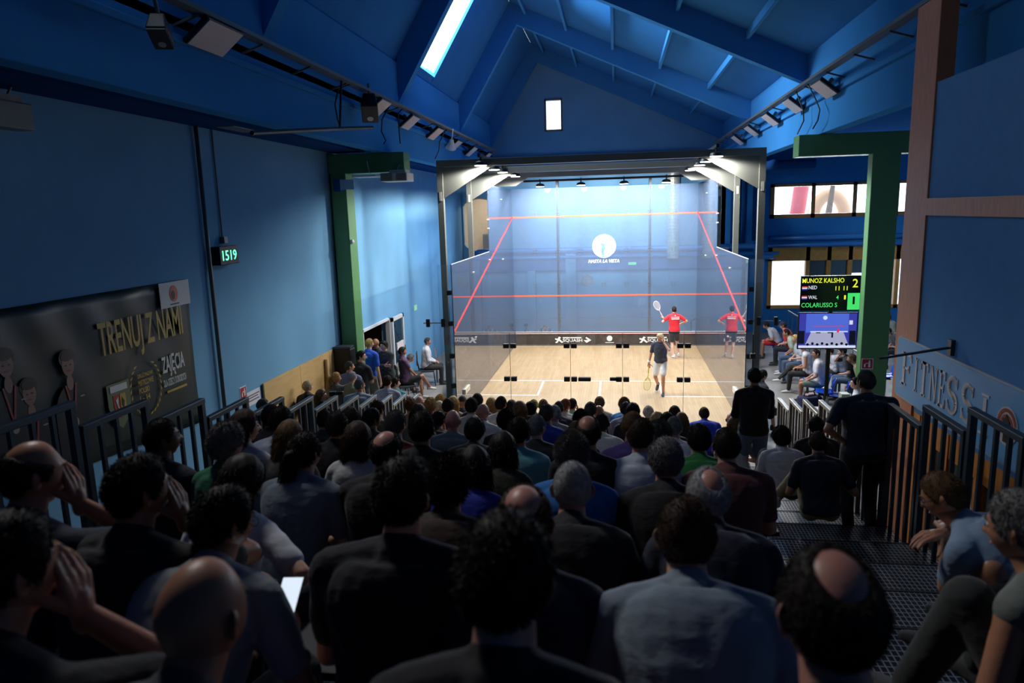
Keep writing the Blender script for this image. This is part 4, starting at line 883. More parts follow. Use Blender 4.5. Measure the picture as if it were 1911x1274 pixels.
# ---- hair, built once per style in head space
def rotz(a): c, s = math.cos(a), math.sin(a); return np.array([[c, -s, 0], [s, c, 0], [0, 0, 1.0]])
def zline(az):
    """how far down hair grows, by bearing from the face (0) to the nape (pi)"""
    a = np.abs((az+PI) % (2*PI)-PI); t = a/PI
    return np.interp(t, [0, .22, .34, .42, .5, .58, .7, 1], [.62, .56, .30, -.12, -.05, -.25, -.55, -.66])
def hair_field(d, style):
    az = np.arctan2(d[:, 0], d[:, 1]); m = d[:, 2]-zline(az); k = np.clip(m/.16, 0, 1)**.6
    if style in ('bald', 'none'): return k*0-1
    if style in ('crown', 'fringe', 'patch'):
        c = {'crown': np.array([.0, -.42, .9]), 'fringe': np.array([0, .18, .98]), 'patch': np.array([.05, -.62, .78])}[style]; c = c/np.linalg.norm(c)
        lim = {'crown': .74, 'fringe': .46, 'patch': .86}[style]; dd = d @ c; q = np.clip((lim-dd)/.12, -1, 1)
        if style == 'fringe': q = np.minimum(q, 1)
        k = np.where(q > 0, k*np.clip(q, 0, 1), q)
    return np.where(m > -.05, k, -1)
STY = {  # thickness, strand length, strand count, down-flow
    'buzz': (.004, .007, 5000, .2), 'crop': (.007, .010, 6000, .4), 'short': (.012, .015, 6500, .6), 'thick': (.017, .018, 6500, .7), 'messy': (.017, .032, 5200, .15),
    'curly': (.028, .022, 7000, 0), 'crown': (.008, .011, 5000, .5), 'fringe': (.008, .011, 4200, .5), 'patch': (.008, .010, 5500, .5), 'long': (.02, .03, 5000, .9), 'bob': (.026, .03, 5200, .9),
    'pony': (.012, .02, 4500, .6), 'bun': (.012, .02, 4500, .6), 'spiky': (.010, .022, 5200, -.1)}
HAIRC = {}
def strands(root, nrm, n_len, flow, rng, wid=.0011, kink=.25):
    n = len(root); t = nrm*(1-abs(flow)*.75)+np.array([0, -.15, -1.0])*flow*.9+rng.normal(0, kink, (n, 3)); t /= np.linalg.norm(t, axis=1)[:, None]
    L = n_len*rng.uniform(.6, 1.25, (n, 1)); mid = root+t*L*.5; t2 = t+np.array([0, 0, -.35])*max(flow, 0)+rng.normal(0, kink*.8, (n, 3)); t2 /= np.linalg.norm(t2, axis=1)[:, None]; tip = mid+t2*L*.5
    s = np.cross(t, rng.normal(0, 1, (n, 3))); s /= np.linalg.norm(s, axis=1)[:, None]; s *= wid
    V = np.stack([root-s, root+s, mid+s*.7, mid-s*.7, tip], 1).reshape(-1, 3); i = np.arange(n)*5
    F = [tuple(q) for q in np.stack([i, i+1, i+2, i+3], 1).tolist()]+[tuple(q) for q in np.stack([i+3, i+2, i+4], 1).tolist()]
    return V, F
def hair_mesh(style, var=0):
    key = (style, var)
    if key in HAIRC: return HAIRC[key]
    rng = np.random.default_rng(hash(style) % 1000 if False else sum(map(ord, style))+var*17)
    th, sl, ns, fl = STY[style]; nu, nv = 64, 44; d = head_grid(nu, nv); p = head_shape(d); k = hair_field(d, style)
    ph = rng.uniform(0, 6, 6)
    wob = 1+.07*np.sin(d[:, 0]*9+ph[0])*np.cos(d[:, 2]*8+ph[1])+.05*np.sin(d[:, 1]*14+ph[2]+d[:, 0]*6)
    if style in ('curly', 'messy'): wob += .35*np.sin(d[:, 0]*22+ph[3])*np.sin(d[:, 1]*20+ph[4])*np.cos(d[:, 2]*19+ph[5])
    off = np.where(k > 0, th*k*wob+.0008, -.006); r = np.linalg.norm(p, axis=1)[:, None]; v = p*(1+off[:, None]/r)
    fs = [q for q in grid_faces(nu, nv) if max(k[i] for i in q) > -.4]
    parts = [(v, fs)]
    # strands rooted on the shell
    dd = rng.normal(0, 1, (ns*3, 3)); dd /= np.linalg.norm(dd, axis=1)[:, None]; kk = hair_field(dd, style); dd = dd[kk > .04][:ns]; kk = kk[kk > .04][:ns]
    pp = head_shape(dd); rr = np.linalg.norm(pp, axis=1)[:, None]; root = pp*(1+(th*.8*kk[:, None])/rr)
    parts.append(strands(root, dd, sl, fl, rng, .0012 if th < .01 else .0016, .45 if style in ('curly', 'messy') else .22))
    if style in ('long', 'bob', 'pony', 'bun'):
        S = Soup(); R = []
        if style == 'long' or style == 'bob':
            zb = -.30 if style == 'long' else -.155
            for t in np.linspace(0, 1, 9):
                z = .03+(zb-.03)*t; w = .094+.012*math.sin(PI*t)-(.02*t if style == 'bob' else .03*t*t); dpt = .075-.02*t; y = -.028-.018*t-(.02*t if style == 'long' else 0)
                R.append(((0, y, z), (w, 0, 0), (0, dpt*(1 if t < .95 else .8), 0)))
            S.loft(R, 24); v0, f0 = np.concatenate(S.v), S.f; v0[:, 0] += .004*np.sin(v0[:, 2]*60+ph[0]); parts.append((v0, f0))
            n = 2600; u = rng.uniform(0, 1, n); a = rng.uniform(PI*.85, PI*2.15, n); z = .03+(zb-.03)*u; w = .094+.012*np.sin(PI*u)-(.02*u if style == 'bob' else .03*u*u)
            root = np.stack([w*np.cos(a), -.028-.018*u+(.075-.02*u)*np.sin(a)-(.02*u if style == 'long' else 0), z], 1); nr = np.stack([np.cos(a), np.sin(a), 0*a], 1)
            parts.append(strands(root, nr, .07, .96, rng, .0022, .12))
            n = 500; u = rng.uniform(-1, 1, n); root = np.stack([u*.08, -.06-.02*rng.uniform(0, 1, n), zb+.01+0*u], 1)
            parts.append(strands(root, np.tile([0, 0, -1.0], (n, 1)), .06, .9, rng, .003, .2))
        elif style == 'pony':
            pts = [(0, -.095, .035), (.004, -.135, .02), (.006, -.15, -.05), (0, -.145, -.13), (-.006, -.13, -.20)]
            rs = [.016, .03, .036, .03, .012]
            for a, b, ra, rb in zip(pts[:-1], pts[1:], rs[:-1], rs[1:]): S.cap(a, b, ra, rb, 12)
            parts.append(remesh(S, .008, 2))
            n = 1600; u = rng.uniform(0, 3.99, n); i = u.astype(int); fr = (u-i)[:, None]; P = np.array(pts); c = P[i]*(1-fr)+P[i+1]*fr; rr = (np.array(rs)[i]*(1-fr[:, 0])+np.array(rs)[i+1]*fr[:, 0])
            q = rng.normal(0, 1, (n, 3)); q[:, 2] *= .2; q /= np.linalg.norm(q, axis=1)[:, None]; parts.append(strands(c+q*rr[:, None]*.95, q, .07, .95, rng, .002, .12))
        else:
            for t in range(5):
                a = t*2*PI/5; S.cap((.018*math.cos(a), -.105, .06+.018*math.sin(a)), (.02*math.cos(a+1), -.125, .06+.02*math.sin(a+1)), .022, .02, 10)
            parts.append(remesh(S, .007, 2))
            n = 700; q = rng.normal(0, 1, (n, 3)); q /= np.linalg.norm(q, axis=1)[:, None]; parts.append(strands(np.array([0, -.115, .06])+q*.037, q, .03, .1, rng, .0016, .4))
    V = []; F = []; n = 0
    for a, b in parts: V.append(a); F += [tuple(i+n for i in q) for q in b]; n += len(a)
    me = bpy.data.meshes.new('hair_'+style); me.from_pydata(np.concatenate(V).tolist(), [], F); me.polygons.foreach_set('use_smooth', [True]*len(me.polygons)); me.materials.append(None)
    HAIRC[key] = me; return me
def cap_mesh():
    if 'cap' in HAIRC: return HAIRC['cap']
    nu, nv = 40, 24; d = head_grid(nu, nv); p = head_shape(d); v = p*(1+(.014/np.linalg.norm(p, axis=1))[:, None]); lim = d[:, 2] > .12
    fs = [q for q in grid_faces(nu, nv) if all(lim[i] for i in q)]
    S = Soup(); S.add(v, fs)
    V = []; F = []
    for i, t in enumerate(np.linspace(-1, 1, 9)):
        x = .07*t
        for j, u in enumerate((0, .5, 1)): y = .088*math.sqrt(max(0, 1-.35*t*t))+u*.075*math.sqrt(max(.05, 1-t*t)); V += [(x, y, .032-.02*u*u-.01*t*t), (x, y, .026-.02*u*u-.01*t*t)]
    for i in range(8):
        for j in range(2):
            a = i*6+j*2; b = a+6; F += [(a, a+2, b+2, b), (a+1, b+1, b+3, a+3)]
        a = i*6+4; F.append((a, a+1, a+7, a+6))
    S.add(V, F); S.cap((0, 0, .125), (0, 0, .128), .008, .008, 8)
    me = S.mesh('cap'); me.polygons.foreach_set('use_smooth', [True]*len(me.polygons)); me.materials.append(None); HAIRC['cap'] = me; return me
def shoe_mesh():
    if 'shoe' in HAIRC: return HAIRC['shoe']
    S = Soup(); R = []
    for y, w, h, z in ((-.075, .026, .035, .045), (-.055, .036, .048, .052), (0, .038, .045, .05), (.06, .045, .035, .04), (.12, .046, .026, .032), (.165, .036, .02, .026), (.185, .014, .01, .022)):
        R.append(((0, y, z), (w, 0, 0), (0, 0, h)))
    S.loft(R, 14, 2.6); S.cap((0, -.04, .06), (0, -.045, .1), .037, .036)
    v, f = remesh(S, .009, 2); me = bpy.data.meshes.new('shoe'); me.from_pydata(v.tolist(), [], f); me.polygons.foreach_set('use_smooth', [True]*len(f)); me.materials.append(None)
    HAIRC['shoe'] = me; return me
def slot(o, m): o.material_slots[0].link = 'OBJECT'; o.material_slots[0].material = m
HCOL = {'black': (28, 24, 22), 'dark': (46, 36, 30), 'brown': (70, 48, 34), 'light': (122, 92, 62), 'blond': (206, 170, 108), 'pale': (222, 204, 168), 'grey': (122, 120, 118), 'silver': (172, 172, 172), 'white': (214, 208, 198), 'ginger': (140, 84, 46), 'saltp': (84, 80, 78)}
SKIN = {'fair': (226, 172, 146), 'tan': (196, 138, 106), 'pink': (214, 150, 132), 'olive': (176, 124, 94), 'brown': (118, 78, 58)}
def hmat(c): return mat('hair_'+c, HCOL[c], .62, noise=.3, nscale=30, spec=.3)
def smat(c):
    return mat('skin_'+c, SKIN[c], .42, noise=.06, nscale=20, bump=.06, bscale=120)
CLOTH = {}
def cmat(rgb, kind='knit'):
    k = ('cloth', rgb, kind)
    if k not in CLOTH: CLOTH[k] = mat('cloth_%d_%d_%d_%s' % (*rgb, kind), rgb, .85, noise=.06, nscale=7, bump=.55, bscale=9.0, sheen=.15, stretch=(1, 1, 1.8))
    return CLOTH[k]
NP = [0]
def face_mesh(kind):
    if kind in HAIRC: return HAIRC[kind]
    E_ = MB()
    if kind == 'eyes':
        for s in (-1, 1):
            for r, y, mi in ((.0115, .0805, 0), (.0062, .0895, 1)):
                E_.lathe([(r*math.cos(a), r*math.sin(a)*(.6 if mi == 0 else .5)) for a in np.linspace(-PI/2+.1, PI/2-.1, 7)], (0, 0, 0), 12, mi)
                nvv = 7*12; E_.v[-nvv:] = [(x+s*.029, y+z, yy+.011) for x, yy, z in E_.v[-nvv:]]
    elif kind == 'eyebrows':      # the two brows meet in a hair-thin line over the nose
        E_.tube([(-.048, .077, .034), (-.03, .09, .039), (-.012, .093, .034), (0, .090, .033), (.012, .093, .034), (.03, .09, .039), (.048, .077, .034)], [.002, .0035, .0025, .0005, .0025, .0035, .002], 6)
    else: E_.tube([(-.022, .089, -.0555), (-.01, .0965, -.053), (0, .097, -.054), (.01, .0965, -.053), (.022, .089, -.0555)], [.0015, .0035, .003, .0035, .0015], 6)
    o = E_.build(kind, [mat('eye_white', (228, 224, 220), .2), mat('iris', (50, 36, 28), .15)] if kind == 'eyes' else mat('lips', (168, 92, 84), .4), smooth=True)
    me = o.data; bpy.data.objects.remove(o); HAIRC[kind] = me; return me
def person(loc, yaw=0.0, label='', seat=None, ts=1.0, hs=1.0, lean=.18, side=0.0, turn=0.0, nod=0.1, arms='lap', legs=None, sex='m', build=1.0,
           hair=('short', 'dark'), skin='fair', top=(40, 40, 46), sleeve='tee', bottom=(36, 40, 52), short=False, shoes=(60, 60, 62), vox=.014, hat=None, face=False,
           group=None, foot=None, eyes=False, glasses=False, hood=False, collar=None, bare=False, headc=None):
    """one seated or standing figure; loc = floor point under the hips, faces +Y before yaw"""
    W = build*(1.0 if sex == 'm' else .9); u = hs
    hz = (seat+.09*u) if seat is not None else .92*u
    P0 = np.array([0, 0, hz]); L = .54*u*ts
    # spine
    N = 9; pts = [P0]; ang = []
    for i in range(N):
        t = (i+.5)/N; a = lean*(.35+1.1*t); b = side*(t*1.2); d = np.array([math.sin(b), math.sin(a)*math.cos(b), math.cos(a)*math.cos(b)]); pts.append(pts[-1]+d*L/N)
    pts = np.array(pts)
    def sp(t):
        t = np.clip(t, -.2, 1); i = min(N-1, max(0, int(t*N))); return pts[i]+(pts[i+1]-pts[i])*(t*N-i)
    def sd(t): i = min(N-1, max(0, int(t*N))); d = pts[i+1]-pts[i]; return d/np.linalg.norm(d)
    def ring(t, w, dp, dy=0):
        x, y, z = frame(sd(t), (0, 1, 0)); x = np.array([1, 0, 0.0]); y = np.cross(z, x); y /= np.linalg.norm(y); x = np.cross(y, z)
        return (sp(t)+y*dy*u, x*w*u*W, y*dp*u*W)
    prof = [(-.14, .10, .08, 0), (-.06, .150, .112, -.01), (.05, .166, .122, -.012), (.25, .146, .108, 0), (.42, .150, .112, .004), (.62, .166, .116, 0), (.74, .176, .110, -.004), (.82, .174, .100, -.008), (.89, .155, .086, -.012), (.95, .115, .075, -.01), (1.0, .066, .062, -.004)]
    if sex == 'f': prof = [(t, w*(.98 if t < .1 else .9 if t < .5 else .9), d*(1.04 if t < .1 else .92), y) for t, w, d, y in prof]
    S = Soup()
    S.loft([ring(t, w*.94, d*.9, y) for t, w, d, y in prof], 18, 2.1)
    nb = sp(1.0); sdv = sd(.99)
    hc = nb+np.array([0, .022, .0])*u+(sdv*.65+np.array([0, 0, .35]))*.148*u
    S.cap(nb-sdv*.03, hc+np.array([0, -.012, -.06])*u, .062*u*(.85 if sex == 'f' else 1), .054*u*(.86 if sex == 'f' else 1))
    sh = {}; el = {}; wr = {}; hd = {}
    for s in (-1, 1):
        j = sp(.87)+np.array([s*.182*W*u*(.93 if sex == 'f' else 1), .0, 0]); sh[s] = j
        S.cap(sp(.97)+np.array([s*.03, 0, 0]), j+np.array([-s*.02, 0, .004]), .05*u, .052*u)
    kneeH = {}; kn = {}; an = {}; hip = {}
    for s in (-1, 1):
        hip[s] = P0+np.array([s*.09*W*u, 0, -.01])
        if legs: tgt = np.array(legs[0 if s < 0 else 1], float)
        elif seat is not None: tgt = np.array([s*.13, .42*u, .09])
        else: tgt = np.array([s*.11, .0, .09])
        pole = (s*.25, 1, .6) if seat is not None else (s*.08, 1, 0)
        kn[s], an[s] = ik(hip[s], tgt, .43*u, .43*u, pole)
        S.cap(hip[s], kn[s], .083*u*W, .056*u); S.cap(kn[s], an[s], .056*u, .038*u); c = kn[s]+(an[s]-kn[s])*.3; S.cap(c+np.array([0, -.012, 0]), c+(an[s]-kn[s])*.2+np.array([0, -.01, 0]), .055*u, .045*u)
    A_ = arms if isinstance(arms, (tuple, list)) else (arms, arms)
    hk = {}; hdir = {}; hpal = {}
    for s in (-1, 1):
        m = A_[0 if s < 0 else 1]; j = sh[s]; pole = (s*.7, -.5, -.8); hk[s] = 'relaxed'; hpal[s] = (0, 0, -1)
        if isinstance(m, dict): t = np.array(m['t'], float); pole = m.get('pole', pole); hk[s] = m.get('hand', 'relaxed'); hdir[s] = m.get('d'); hpal[s] = m.get('palm', (0, 0, -1))
        elif m == 'lap': t = P0+np.array([s*.06, .26*u, .13*u]); hpal[s] = (0, 0, -1); hdir[s] = (-s*.7, .7, -.1)
        elif m == 'knees': t = (hip[s]*.35+kn[s]*.65)+np.array([0, 0, .09]); hdir[s] = (0, .9, -.45)
        elif m == 'chin': t = hc+np.array([s*.055, .10, -.15])*u; hdir[s] = (-s*.25, .0, 1); hpal[s] = (-s*.4, -1, 0); pole = (s*.6, .7, -1)
        elif m == 'face': t = hc+np.array([s*.1, .06, -.12])*u; hdir[s] = (-s*.2, .1, 1); hpal[s] = (-s, 0, 0); pole = (s*.8, .6, -.9)
        elif m == 'cross': t = sp(.45)+np.array([-s*.1, .2, .02]); hdir[s] = (-s, .1, .1); hpal[s] = (0, -1, 0); pole = (s, 0, -.6)
        elif m == 'hang': t = j+np.array([s*.07, .03, -.55])*u; hdir[s] = (0, .1, -1); hpal[s] = (-s, 0, 0); pole = (s*.3, -1, 0)
        elif m == 'hip': t = P0+np.array([s*.2, .0, .1]); hdir[s] = (-s*.5, .5, -.4); hpal[s] = (-s, 0, 0); pole = (s, -.35, 0)
        elif m == 'back': t = P0+np.array([-s*.03, -.2, .08]); hdir[s] = (-s, 0, -.3); hpal[s] = (0, -1, 0); pole = (s, -.5, 0)
        else: t = P0+np.array([s*.1, .3, .1])
        el[s], wr[s] = ik(j, t, .29*u, .255*u, pole)
        S.cap(j, el[s], .05*u*W, .039*u); S.cap(el[s], wr[s], .04*u, .026*u)
        if hdir.get(s) is None: hdir[s] = wr[s]-el[s]
    v, f = remesh(S, vox, 4)
    # head placed and turned
    Rn = np.array(Euler((-nod, 0, turn), 'XYZ').to_matrix()); k = .965*u**.4*(.97 if sex == 'f' else 1)
    hv = (HEAD[0]*k) @ Rn.T+hc
    parts = [(v, f), (hv, HEAD[1])]
    for s in (-1, 1):
        parts.append(place_hand(hk[s], wr[s], hdir[s], hpal[s], s))
    body = quick('person', parts, smat(skin)); body['label'] = label; body['category'] = 'person'
    if group: body['group'] = group
    hm = Matrix.Translation(Vector(hc)) @ Matrix(Rn.tolist()).to_4x4() @ Matrix.Scale(k, 4)
    def att(me, name, m, M=None):
        o = bpy.data.objects.new(name, me); COL.objects.link(o); o.parent = body; o.matrix_parent_inverse = Matrix.Identity(4)
        if M is not None: o.matrix_local = M
        if m is not None: slot(o, m)
        return o
    if hair[0] not in ('bald', 'none'): att(hair_mesh(hair[0], NP[0] % 3 if hair[0] in ('short', 'crop', 'thick') else 0), 'hair', hmat(hair[1]), hm)
    if hat: att(cap_mesh(), 'cap', cmat(hat[0]), hm @ Matrix.Rotation(hat[1] if len(hat) > 1 else 0, 4, 'Z'))
    eo = att(face_mesh('eyes'), 'eyes', None, hm)
    att(face_mesh('eyebrows'), 'eyebrows', hmat(hair[1] if hair[0] not in ('bald', 'none') else 'brown'), hm)
    att(face_mesh('lips'), 'lips', mat('lips', (168, 92, 84), .4), hm)
    if glasses:
        gb = MB()
        for s in (-1, 1):
            gb.tube([(s*.031+.021*math.cos(a), .097, .010+.016*math.sin(a)) for a in np.linspace(0, 2*PI, 17)], .0016, 6, cap=False); gb.tube([(s*.052, .096, .014), (s*.076, .06, .014), (s*.08, -.01, .008)], .0018, 6)
        gb.tube([(-.01, .098, .014), (.01, .098, .014)], .0016, 6); go = gb.build('glasses', M_black, body, smooth=True); go.matrix_local = hm
    # clothing
    T = Soup(); g = .023*u
    rr = [ring(t, w, d, y) for t, w, d, y in prof if t >= -.1 and t <= .96]
    T.loft([(c, ex*(1+g/np.linalg.norm(ex)*1.05), ey*(1+g/np.linalg.norm(ey)*1.2)) for c, ex, ey in rr], 20, 2.15)
    for s in (-1, 1):
        if not bare: T.cap(sp(.955)+np.array([s*.035, 0, 0]), sh[s]+np.array([-s*.02, 0, .004]), .066*u, .068*u)
        if sleeve == 'tee': e = sh[s]+(el[s]-sh[s])*.68; T.cap(sh[s]+(el[s]-sh[s])*.02, e, .066*u*W, .059*u)
        elif sleeve == 'long': T.cap(sh[s], el[s], .062*u*W, .052*u); T.cap(el[s], el[s]+(wr[s]-el[s])*.93, .053*u, .036*u)
        elif sleeve == 'roll': T.cap(sh[s], el[s], .062*u*W, .052*u); T.cap(el[s], el[s]+(wr[s]-el[s])*.35, .053*u, .044*u)
        elif sleeve == 'tank': T.cap(sp(.94)+np.array([s*.06, 0, 0]), sp(.86)+np.array([s*.13, 0, 0]), .05*u, .05*u)
    if sleeve != 'tank':
        T.cap(sp(.97), sp(1.0)+sdv*.012, .07*u, .066*u); bk_ = np.array([0, -.028*u, 0]); T.cap(sp(.86)+bk_, sp(.975)+bk_, .09*u, .072*u)
    if hood:
        for a in np.linspace(0, 2*PI, 9)[:-1]:
            b_ = a+2*PI/8; T.cap(nb+np.array([.088*math.cos(a), -.035+.075*math.sin(a), .015-.02*math.sin(a)]), nb+np.array([.088*math.cos(b_), -.035+.075*math.sin(b_), .015-.02*math.sin(b_)]), .03, .03)
        T.cap(nb+np.array([0, -.11, .0]), nb+np.array([0, -.13, -.1]), .06, .04)
    tv_, tf_ = remesh(T, vox*.95, 2)
    # folds
    n_ = .0035*np.sin(tv_[:, 2]*46+6*np.sin(tv_[:, 0]*13+NP[0]))*np.clip(1.2-abs(tv_[:, 2]-hz-.12)*2.2, .15, 1)
    cen = np.array([0, 1, 0.0])*0; dirn = tv_-np.array([0, 0, 0]); dirn[:, 2] = 0; dirn -= np.array([0, np.mean(tv_[:, 1]), 0]); nn = np.linalg.norm(dirn, axis=1)[:, None]+1e-6; tv_ = tv_+dirn/nn*n_[:, None]
    nm = {'long': 'jumper', 'tank': 'vest'}.get(sleeve, 'shirt')
    so = quick(nm, [(tv_, tf_)], cmat(top), body)
    if collar is not None:
        cb_ = Soup()
        for a in np.linspace(-PI*.85, -PI*.15, 8)[:-1]: b_ = a+PI*.7/7; cb_.cap(nb+np.array([.062*math.cos(a), .058*math.sin(a), .022]), nb+np.array([.062*math.cos(b_), .058*math.sin(b_), .022]), .013, .013, 8)
        v_, f_ = remesh(cb_, .007, 1); quick('collar', [(v_, f_)], cmat(collar), so)
    B = Soup(); gg = .016*u
    rr = [ring(t, w, d, y) for t, w, d, y in prof if t <= .12]
    B.loft([(c, ex*(1+gg/np.linalg.norm(ex)), ey*(1+gg/np.linalg.norm(ey)*1.1)) for c, ex, ey in rr], 18, 2.3)
    for s in (-1, 1):
        if short: B.cap(hip[s], hip[s]+(kn[s]-hip[s])*.78, .1*u*W, .084*u)
        else: B.cap(hip[s], kn[s], .1*u*W, .072*u); B.cap(kn[s], kn[s]+(an[s]-kn[s])*.97, .072*u, .055*u)
    bv, bf = remesh(B, vox*1.1, 2); quick('shorts' if short else 'trousers', [(bv, bf)], cmat(bottom), body)
    for s in (-1, 1):
        fd = np.array([s*.12, 1, 0]) if foot is None else np.array(foot[0 if s < 0 else 1], float)
        fd = fd/np.linalg.norm(fd); x = np.cross(fd, (0, 0, 1)); x /= np.linalg.norm(x); z = np.cross(x, fd)
        o_ = an[s]-z*.09*u
        M = Matrix(((x[0]*u, fd[0]*u, z[0]*u, o_[0]), (x[1]*u, fd[1]*u, z[1]*u, o_[1]), (x[2]*u, fd[2]*u, z[2]*u, o_[2]), (0, 0, 0, 1)))
        att(shoe_mesh(), 'shoe', cmat(shoes), M)
    body.location = loc; body.rotation_euler = (0, 0, yaw); NP[0] += 1
    body['hc'] = 0; del body['hc']
    person.last = dict(hc=hc, wr=wr, el=el, hd=hdir, body=body, P0=P0, nb=nb, hm=hm, sp=sp, sd=sd)
    return body
def head_offset(seat, ts, hs, lean, side):
    """where the head centre comes out, for given posture, relative to the floor point"""
    hz = (seat+.09*hs) if seat is not None else .92*hs; p = np.array([0, 0, hz]); L = .54*hs*ts; N = 9
    for i in range(N):
        t = (i+.5)/N; a = lean*(.35+1.1*t); b = side*(t*1.2); d = np.array([math.sin(b), math.sin(a)*math.cos(b), math.cos(a)*math.cos(b)]); p = p+d*L/N
    return p+np.array([0, .022, 0])*hs+(d*.65+np.array([0, 0, .35]))*.148*hs
def solve_ts(target, seat, hs, lean, side):
    lo, hi = .7, 1.35
    for _ in range(24):
        m = (lo+hi)/2
        if head_offset(seat, m, hs, lean, side)[2] < target: lo = m
        else: hi = m
    return m
SEATS = []; KROW = {}
def crowd(px, py, label, hair, top, k=None, **kw):
    """a spectator seated in the grandstand whose head shows at (px, py)"""
    # intersect the view ray with the plane of seated heads
    d = ray(px, py); H0, S0 = 1.37, .257
    t = (H0+S0*(-13-_C[1])-_C[2])/(d[2]+S0*d[1]); P = _C+d*t
    if py in KROW.get(px, {}): k = KROW[px][py]
    if k is None: k = round((-13.0-P[1])/ROWP)
    k = max(0, min(NR-1, k)); Yk = -13.0-ROWP*k; P = A(px, py, 1, Yk)
    hs = kw.pop('hs', .96 if kw.get('sex') == 'f' else 1.0); lean = kw.pop('lean', .2); side = kw.pop('side', 0.0); yaw = kw.pop('yaw', 0.0)
    floor = rowz(k)
    for _ in range(12):      # people slouch or sit up to be as tall as they look
        ts = solve_ts(P[2]-floor, .45, hs, lean, side)
        if ts < .93 and lean < .55: lean += .05
        elif ts > 1.08 and hs < 1.06: hs += .01; lean = max(.05, lean-.02)
        else: break
    if ts > 1.18 or ts < .78:
        print('TS', label, 'k', k, 'ts', round(ts, 2), 'x', round(P[0], 2))
    ts = min(max(ts, .78), 1.22)
    o = head_offset(.45, ts, hs, lean, side); c, s = math.cos(yaw), math.sin(yaw); ox, oy = o[0]*c-o[1]*s, o[0]*s+o[1]*c
    base = (P[0]-ox, P[1]-oy, P[2]-o[2] if abs(P[2]-o[2]-floor) < .25 else floor)
    dist = np.linalg.norm(np.array(P)-_C)
    kw.setdefault('vox', .0085 if dist < 2.6 else .012 if dist < 5 else .018)
    b = person(base, yaw=yaw, label=label, seat=.45, ts=ts, hs=hs, lean=lean, side=side, hair=hair, top=top, **kw)
    SEATS.append((k, base[0], base[1], label)); return b
def ground(px, py, label, hair, top, h=1.22, plane=('z', None), floor=0.0, **kw):
    """someone on the flat floor, head centre at the given pixel, either at height h or on a given plane"""
    if plane[1] is None: P = A(px, py, 2, floor+h)
    else: P = A(px, py, {'x': 0, 'y': 1, 'z': 2}[plane[0]], plane[1])
    hs = kw.pop('hs', 1.0); lean = kw.pop('lean', .08); side = kw.pop('side', 0.0); yaw = kw.pop('yaw', 0.0); seat = kw.pop('seat', None)
    ts = kw.pop('ts', None)
    if seat is not None and ts is None: ts = min(max(solve_ts(P[2]-floor, seat, hs, lean, side), .8), 1.2)
    elif ts is None:
        ts = 1.0; hs = min(max(hs*(P[2]-floor)/head_offset(None, 1, hs, lean, side)[2], .6), 1.15)
    o = head_offset(seat, ts, hs, lean, side); c, s = math.cos(yaw), math.sin(yaw); ox, oy = o[0]*c-o[1]*s, o[0]*s+o[1]*c
    if abs(P[2]-o[2]-floor) > .06: print('GND', label, round(P[2]-o[2]-floor, 2), 'Y', round(P[1], 2), 'X', round(P[0], 2), 'hs', round(hs, 2))
    kw.setdefault('vox', .018)
    return person((P[0]-ox, P[1]-oy, floor), yaw=yaw, label=label, seat=seat, ts=ts, hs=hs, lean=lean, side=side, hair=hair, top=top, **kw)
KROW.update({375: {1150: 14}, 943: {1078: 14}, 1280: {1000: 13}, 1552: {1150: 14}, 415: {975: 13}, 60: {885: 13}, 258: {915: 13}, 10: {1065: 14}, 190: {1165: 14}, 752: {925: 13}, 838: {905: 12}, 978: {975: 13}, 1068: {912: 12, 755: 0}, 1322: {925: 12}, 452: {900: 12}, 570: {845: 11}, 302: {818: 11}, 424: {828: 11}, 457: {797: 10}, 506: {778: 8}, 524: {785: 9}, 541: {815: 10}, 606: {784: 7}, 629: {794: 9}, 655: {784: 8}, 667: {820: 10}, 694: {782: 7}, 705: {764: 5}, 738: {792: 9}, 720: {842: 11}, 766: {756: 3}, 783: {751: 1}, 781: {772: 6}, 788: {800: 10}, 803: {757: 4}, 822: {749: 0}, 820: {762: 2}, 836: {758: 3}, 846: {752: 1}, 863: {750: 0}, 891: {748: 2}, 845: {785: 7}, 819: {784: 5}, 880: {758: 4}, 901: {769: 5}, 886: {803: 8}, 917: {754: 1}, 935: {754: 3}, 955: {760: 2}, 945: {785: 6}, 938: {838: 10}, 885: {872: 11}, 970: {765: 4}, 996: {757: 1}, 990: {764: 3}, 1014: {757: 0}, 1020: {773: 6}, 1035: {772: 4}, 968: {806: 9}, 1001: {797: 8}, 1043: {762: 2}, 1055: {757: 1}, 1067: {848: 11}, 1102: {765: 3}, 1119: {752: 0}, 1117: {769: 2}, 1084: {783: 5}, 1123: {790: 6}, 1097: {808: 10}, 1165: {755: 0}, 1168: {763: 2}, 1181: {768: 4}, 1180: {795: 9}, 1210: {770: 1}, 1227: {787: 5}, 1196: {813: 10}, 1231: {812: 8}, 1243: {858: 11}, 1259: {771: 2}, 1246: {789: 6}, 1272: {784: 3}, 1258: {798: 7}, 1314: {772: 0}, 1304: {820: 9}, 1356: {832: 10}, 1365: {783: 2}, 1371: {793: 4}, 1075: {806: 7}})   # row of each spectator

# ------------------------------------------------------------------ the spectators in the stand
BK, NV, GY, WH, SL = (22, 22, 26), (24, 30, 54), (124, 130, 138), (214, 216, 222), (74, 84, 94)
def C(px, py, h, hc, top, label, **kw): kw.setdefault('group', 'spectators in the grandstand'); return crowd(px, py, label, (h, hc), top, **kw)
f = dict(sex='f')
